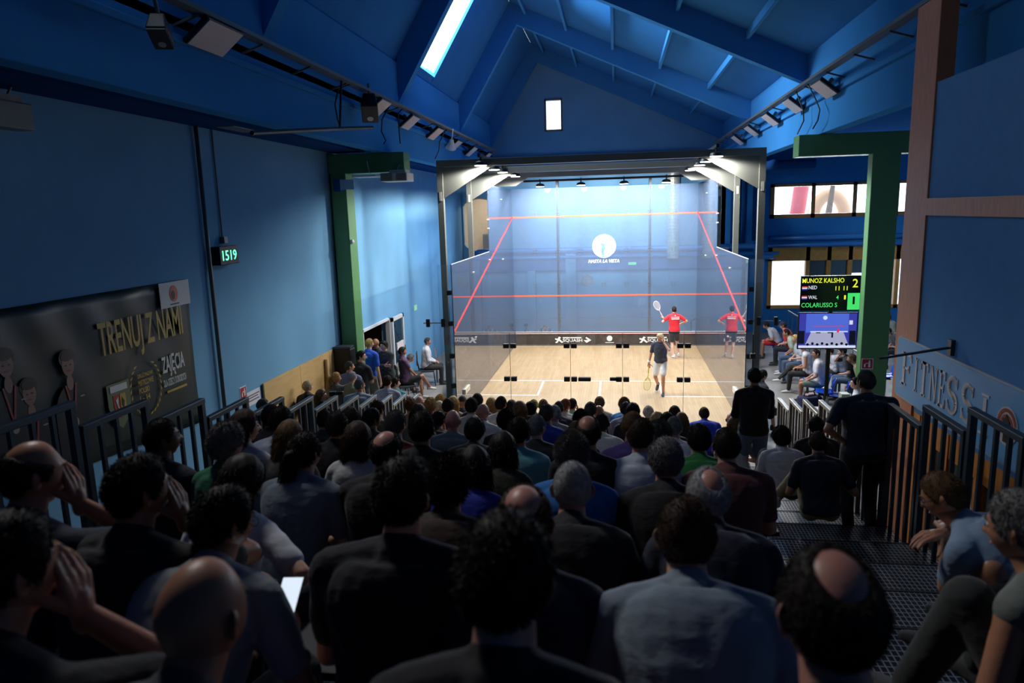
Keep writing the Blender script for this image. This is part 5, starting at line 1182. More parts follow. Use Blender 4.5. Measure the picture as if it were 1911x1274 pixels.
# nearest rows
C(375, 1150, 'bald', 'dark', (70, 74, 78), 'bald tanned person at the bottom left, the lamps glinting on the crown', skin='tan', turn=-.12, nod=.3, headc=1)
C(943, 1078, 'short', 'dark', BK, 'person with straight dark hair and a black shirt, nearest in the middle', skin='fair', turn=-.1, nod=.3, sleeve='tee')
C(1280, 1000, 'crop', 'brown', (138, 152, 166), 'person with cropped brown hair in a light blue-grey hooded shirt', hood=True, skin='fair', turn=-.05, build=1.05)
C(1552, 1150, 'patch', 'dark', (60, 64, 70), 'dark-haired person with a round bald spot at the bottom beside the aisle', skin='pink', turn=.05, nod=.35)
C(415, 975, 'short', 'black', (150, 156, 158), 'person with black hair and glasses looking down at a phone', skin='olive', turn=-.5, nod=.35, glasses=True, arms=('lap', {'t': (.17, .36, .64), 'hand': 'grip', 'd': (-.1, .75, .65), 'palm': (-.6, -.3, .7)}))
PHONE = dict(person.last)
C(60, 885, 'fringe', 'dark', NV, 'balding person in a navy shirt propping the head on a raised hand, left side', skin='tan', turn=-.6, nod=.2, arms=('lap', 'face'), lean=.35)
C(258, 915, 'short', 'black', BK, 'person in black with one hand held up before the mouth, left side', skin='olive', turn=-.55, nod=.15, arms=('lap', 'face'), lean=.3)
C(10, 1065, 'short', 'black', BK, 'person in black cut off by the left edge, bare forearm leaning on the knee', skin='tan', turn=-.4, nod=.2, arms=('lap', 'face'), lean=.35)
C(752, 925, 'short', 'dark', (18, 20, 30), 'broad person with a round dark brown haircut and black shirt', skin='fair', turn=-.15, build=1.12)
C(838, 905, 'messy', 'black', (58, 34, 26), 'person with tousled black hair and a dark brown shirt', skin='pink', turn=-.1)
C(978, 975, 'crown', 'brown', (22, 26, 52), 'person with thinning brown hair and a dark blue shirt, behind the silver cropped head', skin='pink', turn=.05, k=13)
C(1068, 912, 'buzz', 'silver', BK, 'person with silver cropped hair and a black shirt', skin='pink', turn=.05)
C(1322, 925, 'patch', 'silver', NV, 'person with silver hair thinning at the crown, behind the light hooded shirt', skin='pink', turn=.15, nod=.2)
C(452, 900, 'bob', 'dark', WH, 'person with a dark bob in a white top, elbow out to the right', skin='fair', turn=-.35, nod=.3, arms=('lap', 'hip'), **f)
C(570, 845, 'pony', 'dark', (122, 132, 144), 'person with a long dark ponytail in a grey shirt', skin='fair', turn=-.3, nod=.05)
# middle rows, left to right
C(302, 818, 'crop', 'black', (20, 24, 40), 'person in dark navy jacket turning to the court by the left railing', skin='brown', turn=-.75, nod=.05, sleeve='long', collar=(20, 24, 40))
C(424, 828, 'curly', 'grey', (24, 118, 78), 'person with curly grey hair in a green and blue shirt', skin='pink', turn=-.3, **f)
C(457, 797, 'bob', 'brown', WH, 'person with a brown bob and white shirt by the left railing', skin='fair', turn=-.8, **f)
C(506, 778, 'crop', 'dark', (60, 40, 44), 'person with dark reddish cropped hair in front of the dark round haircut', skin='tan', turn=-.2)
C(524, 785, 'short', 'black', (206, 212, 222), 'black-haired person in white beside the reddish crop', skin='olive', turn=-.2)
C(541, 815, 'long', 'light', (88, 84, 80), 'person with long light brown hair and a taupe top', skin='fair', turn=-.1, **f)
C(606, 784, 'buzz', 'dark', BK, 'person with a close buzz cut in a black shirt near the left railing', skin='fair', turn=-.15)
C(629, 794, 'short', 'dark', (30, 30, 34), 'dark-haired person half hidden behind the close buzz cut', skin='tan')
C(655, 784, 'thick', 'dark', (40, 42, 48), 'person with a full dark head of hair behind the second handrail', skin='tan', turn=.0)
C(667, 820, 'bob', 'brown', (222, 220, 216), 'person with shoulder-length dark hair and a white top', skin='fair', turn=-.15, **f)
C(694, 782, 'short', 'black', (34, 34, 40), 'black-haired person in profile next to the handrail', skin='olive', turn=-.7, nod=.2)
C(705, 764, 'short', 'brown', (96, 92, 70), 'brown-haired person in an olive shirt beside the handrail', skin='fair', turn=-.4)
C(738, 792, 'crop', 'saltp', (150, 34, 34), 'person in a dark red shirt with greying dark hair', skin='pink', turn=-.2)
C(720, 842, 'crown', 'black', BK, 'person in black with black hair thinning on top', skin='pink', turn=-.3, nod=.25)
C(766, 756, 'bun', 'light', (212, 160, 136), 'person with brown bun and bare shoulders near the left front end', skin='fair', sleeve='tank', **f)
C(783, 751, 'bald', 'dark', WH, 'small bald pink head at the left end of the front row', skin='pink', turn=-.3, k=0)
C(781, 772, 'long', 'brown', (110, 112, 96), 'person with light brown hair and a khaki top in front of the black haircut', skin='fair', **f)
C(788, 800, 'short', 'black', (30, 30, 30), 'person with glossy black hair and a black top left of the slate shirt', skin='olive', turn=-.1)
C(803, 757, 'bun', 'blond', (190, 176, 150), 'person with blond pinned-up hair and tanned neck', skin='tan', sleeve='tank', **f)
C(822, 749, 'curly', 'blond', (180, 170, 150), 'person with curly blond hair at the front left', skin='fair', k=0, **f)
C(820, 762, 'bob', 'pale', (200, 190, 170), 'person with pale blond short hair behind the curly blond one', skin='fair', k=1, **f)
C(836, 758, 'short', 'dark', (30, 30, 40), 'dark-haired person just beyond the bald head in the slate shirt', skin='tan', k=2)
C(846, 752, 'bob', 'blond', (160, 150, 130), 'person with short blond hair at the front beside the steel post', skin='fair', k=0, **f)
C(863, 750, 'none', 'dark', (40, 42, 52), 'person in a dark cap at the front beside the steel post', skin='tan', hat=((38, 40, 50), 0), k=0)
C(891, 748, 'short', 'dark', (50, 50, 56), 'dark-haired person at the front left of the long blond hair', skin='olive', k=0)
C(845, 785, 'bald', 'dark', (78, 92, 104), 'tall bald person in a slate grey shirt in the middle rows', skin='pink', turn=-.05, build=1.12)
C(819, 784, 'short', 'black', (60, 44, 40), 'black-haired person with a tanned neck left of the slate shirt', skin='tan', turn=-.4)
C(880, 758, 'short', 'dark', (196, 196, 188), 'person with dark hair in a pale collared shirt', skin='tan', collar=(196, 196, 188), k=3)
C(901, 769, 'bald', 'grey', (220, 216, 208), 'bald older person in a white shirt leaning right', skin='pink', turn=-.3, nod=.2)
C(886, 803, 'thick', 'black', (24, 26, 26), 'person with a round black haircut in front of the pale collared shirt', skin='olive')
C(917, 754, 'long', 'blond', (70, 60, 50), 'person with long golden hair at the front', skin='fair', k=0, **f)
TG = C(935, 754, 'crop', 'dark', (226, 214, 214), 'person with dark cropped hair in a white shirt lettered across the back', skin='pink', turn=-.35, k=2)
TGL = dict(person.last)
C(955, 760, 'bob', 'dark', (40, 40, 40), 'dark-haired person right of the lettered white shirt', skin='fair', k=1, **f)
C(945, 785, 'curly', 'black', (24, 26, 30), 'person with short curly black hair and a dark top', skin='tan', turn=-.2)
C(938, 838, 'long', 'dark', (56, 56, 38), 'person with long dark hair and a dark olive top', skin='fair', **f)
C(885, 872, 'long', 'black', (22, 40, 160), 'person with long black hair in a royal blue top, middle rows', skin='fair', **f)
C(970, 765, 'bob', 'light', (70, 64, 56), 'person with greyish blond layered hair at the centre left', skin='fair', k=2, **f)
BAND = C(996, 757, 'bald', 'dark', (90, 90, 70), 'person wearing a yellow and green patterned headscarf', skin='fair', k=1, **f)
BANDL = dict(person.last)
C(990, 764, 'short', 'dark', (48, 42, 40), 'dark brown head just left of the patterned headscarf', skin='fair', k=2)
C(1014, 757, 'short', 'light', (120, 110, 100), 'light brown head just right of the patterned headscarf', skin='fair', k=0)
C(1020, 773, 'crop', 'saltp', (30, 56, 160), 'person with dark greying hair in a bright blue shirt, centre', skin='tan', turn=-.3, k=4)
C(1035, 772, 'short', 'silver', (150, 150, 156), 'silver-haired person just behind the bright blue shirt', skin='pink', k=3)
C(968, 806, 'short', 'black', (116, 184, 188), 'person with black hair in a pale teal shirt', skin='tan', turn=-.2)
C(1001, 797, 'buzz', 'grey', (24, 30, 30), 'older person with thin grey hair and a black shirt beside the teal one', skin='pink', turn=-.5)
C(1043, 762, 'crop', 'saltp', (44, 50, 74), 'person with grey-brown hair and a navy top, centre front', skin='tan', turn=-.3, k=2)
C(1055, 757, 'short', 'ginger', (226, 220, 214), 'ginger-haired person in a white shirt, face in profile', skin='fair', turn=-.7, k=1)
C(1068, 755, 'crop', 'dark', (170, 210, 176), 'dark-haired person in a mint shirt with a raised hand', skin='tan', turn=-.5, arms=('lap', 'face'), k=0)
C(1067, 848, 'spiky', 'grey', (40, 118, 196), 'person with spiky grey hair in a sky blue shirt', skin='pink')
C(1102, 765, 'short', 'saltp', (60, 60, 62), 'person with round dark grey hair left of the white profile', skin='tan', turn=-.2, k=3)
C(1119, 752, 'short', 'light', (200, 190, 180), 'person with sunlit brown hair at the front centre', skin='fair', k=0)
C(1117, 769, 'bald', 'dark', (222, 216, 206), 'bald person in a white shirt in profile, centre', skin='tan', turn=-.6, k=3)
C(1084, 783, 'messy', 'black', (40, 40, 36), 'person with dark braided curls in front of the bald brown crown', skin='tan', k=5)
C(1123, 790, 'buzz', 'black', (230, 224, 214), 'person with very short black hair in a cream shirt', skin='brown', k=5)
C(1097, 808, 'crown', 'dark', (24, 24, 28), 'person with a shiny bald brown crown and dark fringe, black jacket', skin='tan', turn=-.15, sleeve='long')
C(1165, 755, 'messy', 'light', (84, 160, 226), 'person with windblown light brown hair in a sky blue shirt at the front', skin='fair', k=0, lean=.4)
C(1168, 763, 'short', 'saltp', (160, 168, 186), 'person with grey-brown hair in a pale blue shirt', skin='pink', turn=-.3, k=2)
C(1181, 768, 'thick', 'black', (30, 34, 40), 'person with a big dark head of hair right of the pale blue shirt', skin='tan', k=4)
C(1180, 795, 'buzz', 'light', (70, 50, 120), 'person with a shaven fair head in a purple shirt', skin='tan', turn=-.4)
C(1210, 770, 'short', 'white', (28, 40, 70), 'white-haired person with a navy collar', skin='pink', collar=(28, 40, 70), k=1)
C(1227, 787, 'bob', 'blond', (80, 70, 60), 'person with straight blond hair, centre right', skin='fair', k=2, **f)
C(1196, 813, 'crop', 'brown', (196, 204, 218), 'person with short brown hair in a white shirt, centre right', skin='fair', turn=-.3)
C(1231, 812, 'curly', 'saltp', (188, 194, 206), 'person with dark grey curls in a white shirt in front of the black polo', skin='fair', k=6)
C(1243, 858, 'short', 'grey', BK, 'person with straight grey hair and a black polo shirt', skin='pink', collar=BK, sleeve='tee')
C(1259, 771, 'short', 'brown', (96, 90, 84), 'brown-haired person at the front, left of the ponytailed one', skin='fair', k=1)
C(1246, 789, 'short', 'dark', (50, 44, 40), 'dark-haired person tucked left of the shaven head with red collar', skin='fair', k=3)
C(1272, 784, 'long', 'light', (24, 24, 24), 'person with tied light brown hair and a black top holding the cheek', skin='fair', arms=('lap', 'face'), k=2, **f)
C(1258, 798, 'buzz', 'grey', (226, 214, 220), 'person with a shaven head and a white shirt with red at the collar', skin='pink', turn=-.4, collar=(196, 40, 40), k=4)
C(1314, 772, 'short', 'brown', (44, 76, 206), 'person in a vivid blue polo shirt sitting alone at the front right', skin='fair', collar=(44, 76, 206), k=1, build=1.12)
C(1304, 820, 'short', 'black', (34, 124, 56), 'person with black hair in a green shirt', skin='tan', turn=.1)
C(1356, 832, 'crop', 'dark', (112, 62, 62), 'person with dark hair in a faded maroon shirt', skin='fair', build=1.12)
C(1365, 783, 'bald', 'white', (40, 70, 170), 'bald pink head in a blue shirt at the far right of the front rows', skin='pink', k=1)
C(1371, 793, 'bob', 'light', (200, 196, 190), 'person with blond-brown hair beside the bald head in blue', skin='fair', k=3, **f)
C(1075, 806, 'buzz', 'light', (70, 66, 58), 'person with a shaven brown head hidden behind the shiny bald crown', skin='tan', k=6)
# thin out of reach: letters on the white shirt, patterned scarf
def on_back(L, body, s, w, h, dz, m, dx=0):
    o = text('lettering', s, (0, 0, 0), 'front', w, h, m, body, t=.004, bold=.02)
    p = L['sp'](.72)+np.array([dx, -.148, dz]); o.location = p-np.array([w/2, 0, 0]); o.rotation_euler = (PI/2-.2, 0, 0); return o
on_back(TGL, TG, 'Texas', .17, .05, .03, M_black); on_back(TGL, TG, 'Goods', .2, .05, -.05, M_black)
def scarf_mat():
    m = bpy.data.materials.new('headscarf_print'); m.use_nodes = True; nt = m.node_tree; b = nt.nodes['Principled BSDF']; b.inputs['Roughness'].default_value = .8
    v = nt.nodes.new('ShaderNodeTexVoronoi'); v.inputs['Scale'].default_value = 60; tc = nt.nodes.new('ShaderNodeTexCoord'); nt.links.new(tc.outputs['Object'], v.inputs['Vector'])
    r = nt.nodes.new('ShaderNodeValToRGB'); r.color_ramp.interpolation = 'CONSTANT'; r.color_ramp.elements[0].color = (.55, .55, .04, 1); r.color_ramp.elements[1].color = (.03, .08, .03, 1); r.color_ramp.elements[1].position = .5
    nt.links.new(v.outputs['Color'], r.inputs[0]); nt.links.new(r.outputs[0], b.inputs['Base Color']); return m
def scarf(L, body):
    d = head_grid(40, 30); p = head_shape(d); v = p*(1+(.012/np.linalg.norm(p, axis=1))[:, None]); lim = (d[:, 2] > -.25) & ((d[:, 1] < .35) | (d[:, 2] > .45))
    fs = [q for q in grid_faces(40, 30) if all(lim[i] for i in q)]
    S = Soup(); S.add(v, fs); S.cap((0, -.105, -.02), (.02, -.125, -.09), .02, .012, 8); S.cap((0, -.105, -.02), (-.03, -.12, -.08), .018, .01, 8)
    o = quick('headscarf', [(np.concatenate(S.v), S.f)], scarf_mat(), body); o.matrix_local = L['hm']
scarf(BANDL, BAND)
# phone in the hand of the person with the patterned shirt
def world(L, p): return L['body'].matrix_basis @ Vector(p)
b_ = PHONE['body']; pw_ = Vector(PHONE['wr'][1]); ph = empty('smartphone', b_.matrix_basis @ (pw_+Vector((-.03, .09, .13))), b_.rotation_euler.z)
ph.rotation_euler = (math.radians(28), 0, .12); tag(ph, 'lit smartphone held up by the person with black hair and glasses', 'phone')
pb = MB().box(-.037, .037, -.078, .078, -.004, .004); pb.build('casing', M_black, ph, bevel=.006)
MB().box(-.034, .034, -.074, .074, .004, .0046).build('screen', mat('phone_screen', (222, 236, 250), .3, emit=.9), ph)
MB().box(-.03, .02, -.05, -.040, .0047, .005).build('screen_text', mat('phone_text', (120, 150, 190), .4), ph)
# blue plastic seats seen between the rearmost spectators
seat_src = None
def bucket(loc, label):
    global seat_src
    if seat_src is None:
        e = empty('plastic_seat', loc); M = mat('blue_plastic_seat', (26, 84, 200), .3, spec=.6)
        V = []; F = []; nu, nv = 12, 14
        for j in range(nv+1):
            t = j/nv
            if t < .5: y = .2-.4*t*2*.95; z = .42-.03*math.sin(PI*t*2)+(.0 if t > .05 else -.01)
            else: y = -.18-.07*(t-.5)*2; z = .42+.34*((t-.5)*2)
            for i in range(nu+1):
                u = i/nu*2-1; w = .22-(.03 if t > .9 else 0); V.append((u*w, y+.05*u*u*(1 if t > .5 else 0), z+.04*u*u*(1 if t < .6 else .2)+(-.04*u*u if t > .9 else 0)))
        for j in range(nv):
            for i in range(nu): a = j*(nu+1)+i; F.append((a, a+1, a+nu+2, a+nu+1))
        b = MB(); b.add(V, F); o = b.build('shell', M, e, smooth=True); sd = o.modifiers.new('s', 'SOLIDIFY'); sd.thickness = .012
        MB().box(-.03, .03, -.03, .03, .0, .38).box(-.16, .16, -.12, .12, .36, .39).build('pedestal', M_rail, e, bevel=.005); seat_src = e
    else:
        e = copy_tree(seat_src); e.location = loc
    e.rotation_euler = (0, 0, 0); tag(e, label, 'seat'); return e
for x, k, n in ((-1.55, 12, 'blue plastic seat at the left end of the rear rows'), (-1.0, 13, 'blue plastic seat back beside the person with the phone'), (-.55, 13, 'blue plastic seat between the phone and the broad dark shirt'), (1.35, 14, 'blue plastic seat beside the bald spot at the bottom')):
    bucket((x, -13-ROWP*k-.45, rowz(k)), n)
# ------------------------------------------------------------------ people in the right aisle
def aisle(px, py, label, hair, top, k, **kw): return crowd(px, py, label, hair, top, k=k, **kw)
gA = 'people on the right-hand steps'
def stand_on(px, py, k, label, hair, top, h=1.62, **kw):
    z = rowz(k); P = A(px, py, 2, z+h); return ground(px, py, label, hair, top, h=h, floor=z, group=gA, **kw)
jk = stand_on(1408, 703, 5, 'standing person in black jacket and pale denim shorts on the steps', ('crop', 'dark'), (14, 14, 16), h=1.58, sleeve='long', bottom=(120, 150, 176), short=True, arms='lap', vox=.012, lean=.02, turn=.1, build=1.0, skin='tan')
nv_ = stand_on(1616, 712, 6, 'standing person in dark navy shirt and trousers leaning on the right railing', ('crop', 'saltp'), (24, 32, 56), h=1.66, bottom=(18, 22, 36), arms=('hip', 'hang'), vox=.012, yaw=.1, turn=.3, build=1.25, skin='tan')
person_kw = dict(group=gA)
def sit_step(px, py, Y, label, hair, top, hh=.80, **kw):
    """sitting low on a step"""
    P = A(px, py, 1, Y); zb = P[2]-hh
    k = max(0, min(NR, round((zb)/RISE))); fl = rowz(k)
    return ground(px, py, label, hair, top, plane=('y', Y), floor=fl-0.0, seat=.02, group=gA, vox=.012, **kw)
FL = [(-.2, .45, .05), (.2, .45, .05)]
sit_step(1458, 818, -17.3, 'person with dark curls sitting on the steps in a white shirt', ('curly', 'dark'), (206, 204, 208), legs=FL, lean=.35, skin='fair', arms='knees', bottom=(60, 60, 66))
sit_step(1526, 826, -18.3, 'person in a navy shirt and khaki trousers sitting on the steps', ('crop', 'brown'), (20, 24, 44), legs=[(-.32, .42, .05), (.16, .45, .05)], lean=.3, skin='tan', arms='knees', bottom=(168, 150, 110), shoes=(214, 214, 214))
sit_step(1523, 795, -17.0, 'person in a black cap half hidden in front of the khaki trousers', ('short', 'black'), (28, 28, 30), legs=FL, lean=.3, skin='fair', arms='knees', hat=((20, 20, 22), .4), bottom=(40, 40, 46))
rm_ = sit_step(1762, 925, -22.0, 'person with glasses in a white and blue shirt sitting against the right railing', ('crop', 'light'), (150, 176, 204), hh=.8, yaw=.75, turn=.25, nod=.55, legs=[(-.16, .36, .08), (.14, .4, .08)], lean=.75, skin='tan', arms=({'t': (.02, .46, .50), 'hand': 'relaxed', 'd': (.8, .5, .0), 'palm': (0, 0, -1)}, {'t': (-.08, .44, .52), 'hand': 'relaxed', 'd': (-.9, .3, 0), 'palm': (0, 0, -1)}), bottom=(18, 20, 30), short=True, glasses=True, eyes=True, shoes=(34, 34, 40))
RML = dict(person.last)
ml = MB()   # the blue mountain print round the lower back of that shirt
wo_ = sit_step(1905, 1012, -23.2, 'person with bare arms and a grey top cut off by the right edge', ('short', 'grey'), (120, 126, 118), yaw=.5, turn=.2, nod=.25, legs=[(-.16, .42, .05), (.16, .42, .05)], lean=.4, skin='tan', sleeve='tank', arms='knees', bottom=(50, 52, 50), sex='f')
# black bag with a bottle on the steps
bgp = A(1432, 1128, 2, rowz(11)+.12); bg = empty('black_bag', (bgp.x, bgp.y, rowz(11))); tag(bg, 'small black bag with a pale bottle lying on the steps beside the hooded shirt', 'bag')
MB().prism([(-.16, -.1), (.16, -.1), (.17, .08), (.1, .1), (-.12, .1)], 2, 0, .2).build('pouch', cmat((24, 24, 28)), bg, bevel=.03)
bo = MB().lathe([(.03, 0), (.032, .02), (.032, .14), (.014, .17), (.014, .19)], (0, 0, 0), 14).build('bottle', mat('cream_bottle', (206, 204, 186), .3), bg, smooth=True); bo.location = (-.12, .12, .06); bo.rotation_euler = (0, PI/2+.2, .3)
MB().tube([(-.1, 0, .2), (-.05, 0, .27), (.05, 0, .27), (.1, 0, .2)], .01, 8).build('strap', M_black, bg)
# ------------------------------------------------------------------ left of the stand, on the flat floor
gL = 'people standing and sitting beside the left railing'
def G(px, py, st, hc, top, label, **kw): kw.setdefault('group', gL); return ground(px, py, label, (st, hc), top, **kw)
G(491, 757, 'short', 'saltp', (24, 24, 28), 'grey-haired person in black below the paper notice at the left wall', turn=-.9, skin='tan', h=1.75)
G(574, 721, 'short', 'pale', (30, 30, 36), 'white-blond person behind the one holding a camera', sex='f', turn=-.6, h=1.68)
cp_ = G(600, 738, 'bob', 'light', (26, 26, 30), 'person in black holding a camera to the eye beside the plywood', sex='f', turn=-1.0, yaw=-.5, arms=({'t': (.02, .22, 1.42), 'hand': 'grip', 'd': (.5, .5, .5)}, {'t': (.1, .24, 1.42), 'hand': 'grip', 'd': (-.4, .5, .5)}), vox=.014, h=1.62)
CPL = dict(person.last); w0 = CPL['body'].matrix_basis @ (Vector(CPL['hc'])+Vector((.12, .16, .02)))
cmr = empty('camera_body', w0, -1.3); tag(cmr, 'black video camera held up by the person in black beside the plywood', 'camera')
MB().box(-.05, .05, -.06, .06, -.04, .04).build('body', M_black, cmr, bevel=.008); l_ = MB().lathe([(.03, 0), (.035, .05), (.035, .12), (.03, .14)], (0, 0, 0), 14).build('lens', M_black, cmr, smooth=True); l_.rotation_euler = (-PI/2, 0, 0); l_.location = (0, .05, 0)
G(627, 705, 'pony', 'blond', (92, 96, 98), 'person with a blond ponytail and glasses in a grey shirt by the plywood', sex='f', turn=-.9, glasses=True, arms='cross', skin='tan', h=1.66)
G(657, 704, 'short', 'silver', (140, 140, 110), 'grey-haired person behind the one in the light grey shirt', turn=-.6, h=1.66)
G(652, 684, 'crop', 'saltp', (96, 110, 150), 'person in a denim blue shirt standing before the loudspeaker', turn=-.9, arms='cross', skin='tan', h=1.75)
G(671, 719, 'crop', 'grey', (150, 158, 176), 'greying person in a light grey shirt just outside the railing', turn=-.7, skin='tan', build=1.1, h=1.8)
G(674, 662, 'short', 'dark', (28, 30, 36), 'young person in a black and white sports shirt by the green column', turn=-1.0, yaw=-.4, arms='cross', short=True, bottom=(76, 90, 60), h=1.88)
G(677, 650, 'short', 'brown', (120, 70, 60), 'brown-haired person half hidden inside the left doorway by the green column', turn=-.8, h=1.62)
G(689, 637, 'short', 'blond', (30, 84, 200), 'blond person in a bright blue shirt in the left doorway, seen from behind', turn=-.4, yaw=-.4, bottom=(120, 112, 100), short=True, arms='hang', vox=.014, h=1.9)
BLL = dict(person.last); BLB = BLL['body']
t_ = MB().box(-.11, .11, -.003, .0, .02, .035).box(-.11, .11, -.003, 0, -.02, -.005).build('back_print', M_whiteline, BLB); t_.location = BLL['sp'](.8)+np.array([0, -.15, 0]); t_.rotation_euler = (-.1, 0, 0)
G(701, 640, 'bald', 'dark', (58, 60, 76), 'bald person in a dark grey jacket talking in the doorway', yaw=2.4, turn=0, sleeve='long', skin='tan', eyes=True, arms='hang', h=1.7)
G(716, 645, 'thick', 'black', (48, 50, 54), 'black-haired young person in dark grey top facing the stand by the door', yaw=2.8, sleeve='long', skin='fair', eyes=True, arms='cross', bottom=(28, 28, 34), h=1.72)
G(723, 712, 'short', 'brown', (168, 168, 180), 'person in a grey shirt seen from behind at the last handrails', turn=-.3, h=1.72)
G(737, 715, 'short', 'dark', (86, 170, 180), 'person in profile with a turquoise shirt by the last handrails', turn=-1.0, h=1.55)
G(761, 735, 'short', 'light', (160, 150, 130), 'fair-haired person crouching at the end of the left railing', seat=.3, turn=-.3, h=1.35)
# three men on chairs by the glass
def chair(loc, rz, label, coat=False):
    e = empty('office_chair', loc, rz); tag(e, label, 'chair', 'black visitor chairs by the left wall'); u = cmat((54, 58, 60))
    MB().box(-.23, .23, -.21, .22, .40, .45).build('seat', u, e, bevel=.02)
    b = MB().prism([(-.2, .6), (.2, .6), (.23, .75), (.2, .92), (.12, .97), (-.12, .97), (-.2, .92), (-.23, .75)], 1, -.27, -.23); b.build('backrest', u, e, bevel=.015)
    for s in (-1, 1):
        MB().tube([(s*.22, .2, .4), (s*.24, .24, 0)], .012, 8).build('leg', M_black, e); MB().tube([(s*.22, -.2, .4), (s*.24, -.26, 0)], .012, 8).build('leg', M_black, e)
        MB().tube([(s*.2, -.2, .4), (s*.17, -.25, .7)], .011, 8).build('back_support', M_black, e)
    if coat: MB().prism([(-.24, .42), (.24, .42), (.2, .9), (-.2, .9)], 1, -.3, -.275).build('draped_jacket', cmat((86, 120, 84)), e, bevel=.01)
    return e
P1 = A(751, 652, 0, -4.55); yw = -PI/2+.45
def seated(px, py, H, label, hair, top, yaw, clabel=None, coat=False, **kw):
    b = ground(px, py, label, hair, top, h=H, seat=.45, yaw=yaw, group='seated people by the left wall', vox=.012, **kw)
    if clabel: chair((b.location.x, b.location.y, 0), yaw, clabel, coat)
    return b
seated(751, 652, 1.38, 'person in a plum shirt and black shorts sitting cross-legged by the left wall', ('thick', 'dark'), (96, 66, 96), -1.1, 'black visitor chair with a green jacket over its back', True, turn=-.25, short=True, bottom=(24, 26, 32), legs=[(-.1, .42, .09), (-.02, .62, .32)], lean=-.1, skin='tan', arms='lap', eyes=True, shoes=(220, 214, 206))
seated(766, 668, .95, 'grey-haired person with glasses in a pale shirt sitting behind the plum shirt', ('short', 'grey'), (206, 210, 196), -1.1, 'black visitor chair against the left wall under the grey-haired person', nod=.4, lean=.8, glasses=True, short=True, skin='pink', bottom=(90, 84, 70))
seated(798, 637, 1.25, 'person in a white jacket with red collar and dark trousers by the far left wall', ('crop', 'saltp'), (230, 226, 230), -1.3, 'black visitor chair under the white jacket', sleeve='long', collar=(200, 40, 50), skin='pink', eyes=True, bottom=(58, 56, 52), arms='lap')
chair((A(775, 690, 0, -5.2).x, A(775, 690, 0, -5.2).y-.2, 0), -1.2, 'empty black visitor chair leaning back against the left wall')
# barrier posts beside the glass
for (px, py, n) in ((828, 712, 'chrome barrier post on a round foot beside the left steel post'),):
    p = A(px-12, py, 2, 0); b = MB().lathe([(.16, 0), (.16, .02), (.03, .04), (.025, .05), (.025, .95), (.04, .96), (.04, 1.0)], (0, 0, 0), 18).build('barrier_post', mat('chrome', (190, 190, 190), .2, .9), smooth=False); b.location = (p.x, p.y, 0); tag(b, n, 'post')
tc_ = empty('action_camera', A(855, 741, 2, .28)); tc_.location.z = 0; tag(tc_, 'small white and black action camera on a short stand behind the back glass', 'camera')
MB().box(-.06, .06, -.04, .04, .24, .34).build('housing', M_white, tc_, bevel=.01); MB().disc((.02, -.05, .29), .03, 'Y', .03, 16).build('lens', M_black, tc_); MB().tube([(0, 0, 0), (0, 0, .24)], .012, 8).lathe([(.08, 0), (.08, .02)]).build('stand', M_black, tc_)
# ------------------------------------------------------------------ players on the court
def racket(loc, rot, label, col, strings=(240, 240, 240)):
    """handle at the origin, head towards +Z"""
    e = empty('squash_racket', loc); e.rotation_euler = rot; tag(e, label, 'racket')
    m = mat('racket_%d' % col[0], col, .35); L = .3
    MB().tube([(0, 0, -.02), (0, 0, .18)], .016, 10).build('grip', mat('grip_'+str(col[1]), (226, 196, 90) if col[0] > 200 and col[2] < 200 else (230, 230, 230), .7), e)
    MB().tube([(0, 0, .18), (0, 0, L)], .009, 8).tube([(0, 0, L-.02), (-.05, 0, L+.09)], .007, 8).tube([(0, 0, L-.02), (.05, 0, L+.09)], .007, 8).build('shaft', m, e)
    el_ = [(.095*math.sin(a)*(1-.12*math.cos(a)), 0, L+.17-.165*math.cos(a)) for a in np.linspace(0, 2*PI, 33)]
    MB().tube(el_, .008, 8, cap=False).build('head_frame', m, e)
    s = MB()
    for i in range(-5, 6):
        x = i*.0155; h = .15*math.sqrt(max(0, 1-(x/.092)**2)); s.tube([(x, 0, L+.17-h), (x, 0, L+.17+h)], .0014, 4)
    for i in range(-8, 9):
        z = i*.0175; w = .088*math.sqrt(max(0, 1-(z/.155)**2)); s.tube([(-w, 0, L+.17+z), (w, 0, L+.17+z)], .0014, 4)
    s.build('strings', mat('strings_'+str(strings[1]), strings, .5), e); return e
gP = 'squash players on the court'
rp_ = ground(1258, 578, 'player in red shirt and black shorts with raised racket near the front wall', ('crop', 'dark'), (226, 34, 52), plane=('y', -2.0), yaw=.15, turn=-.15, lean=.06,
             arms=({'t': (-.30, .16, 1.22), 'hand': 'grip', 'd': (-.25, .1, .9), 'pole': (-.9, -.5, -.6)}, {'t': (.3, .2, 1.08), 'hand': 'relaxed', 'pole': (1, -.4, -.5)}),
             legs=[(-.04, -.18, .09), (.16, .06, .09)], short=True, bottom=(34, 34, 38), shoes=(240, 240, 240), skin='fair', vox=.012, group=gP)
L_ = dict(person.last); hp = L_['body'].matrix_basis @ (Vector(L_['wr'][-1])+Vector((-.02, .02, .05)))
racket(hp, (.1, -.5, .2), 'white racket raised by the player in red', (236, 232, 238))
t_ = MB().box(-.13, .13, -.003, 0, .03, .05).box(-.12, .13, -.003, 0, -.03, .005).disc((0, -.002, .1), .02, 'Y', .003, 12).build('back_print', M_whiteline, L_['body']); t_.location = L_['sp'](.78)+np.array([0, -.147, 0]); t_.rotation_euler = (-.08, 0, 0)
for s in (-1, 1):
    a_ = L_['kn'][s] if 'kn' in L_ else None
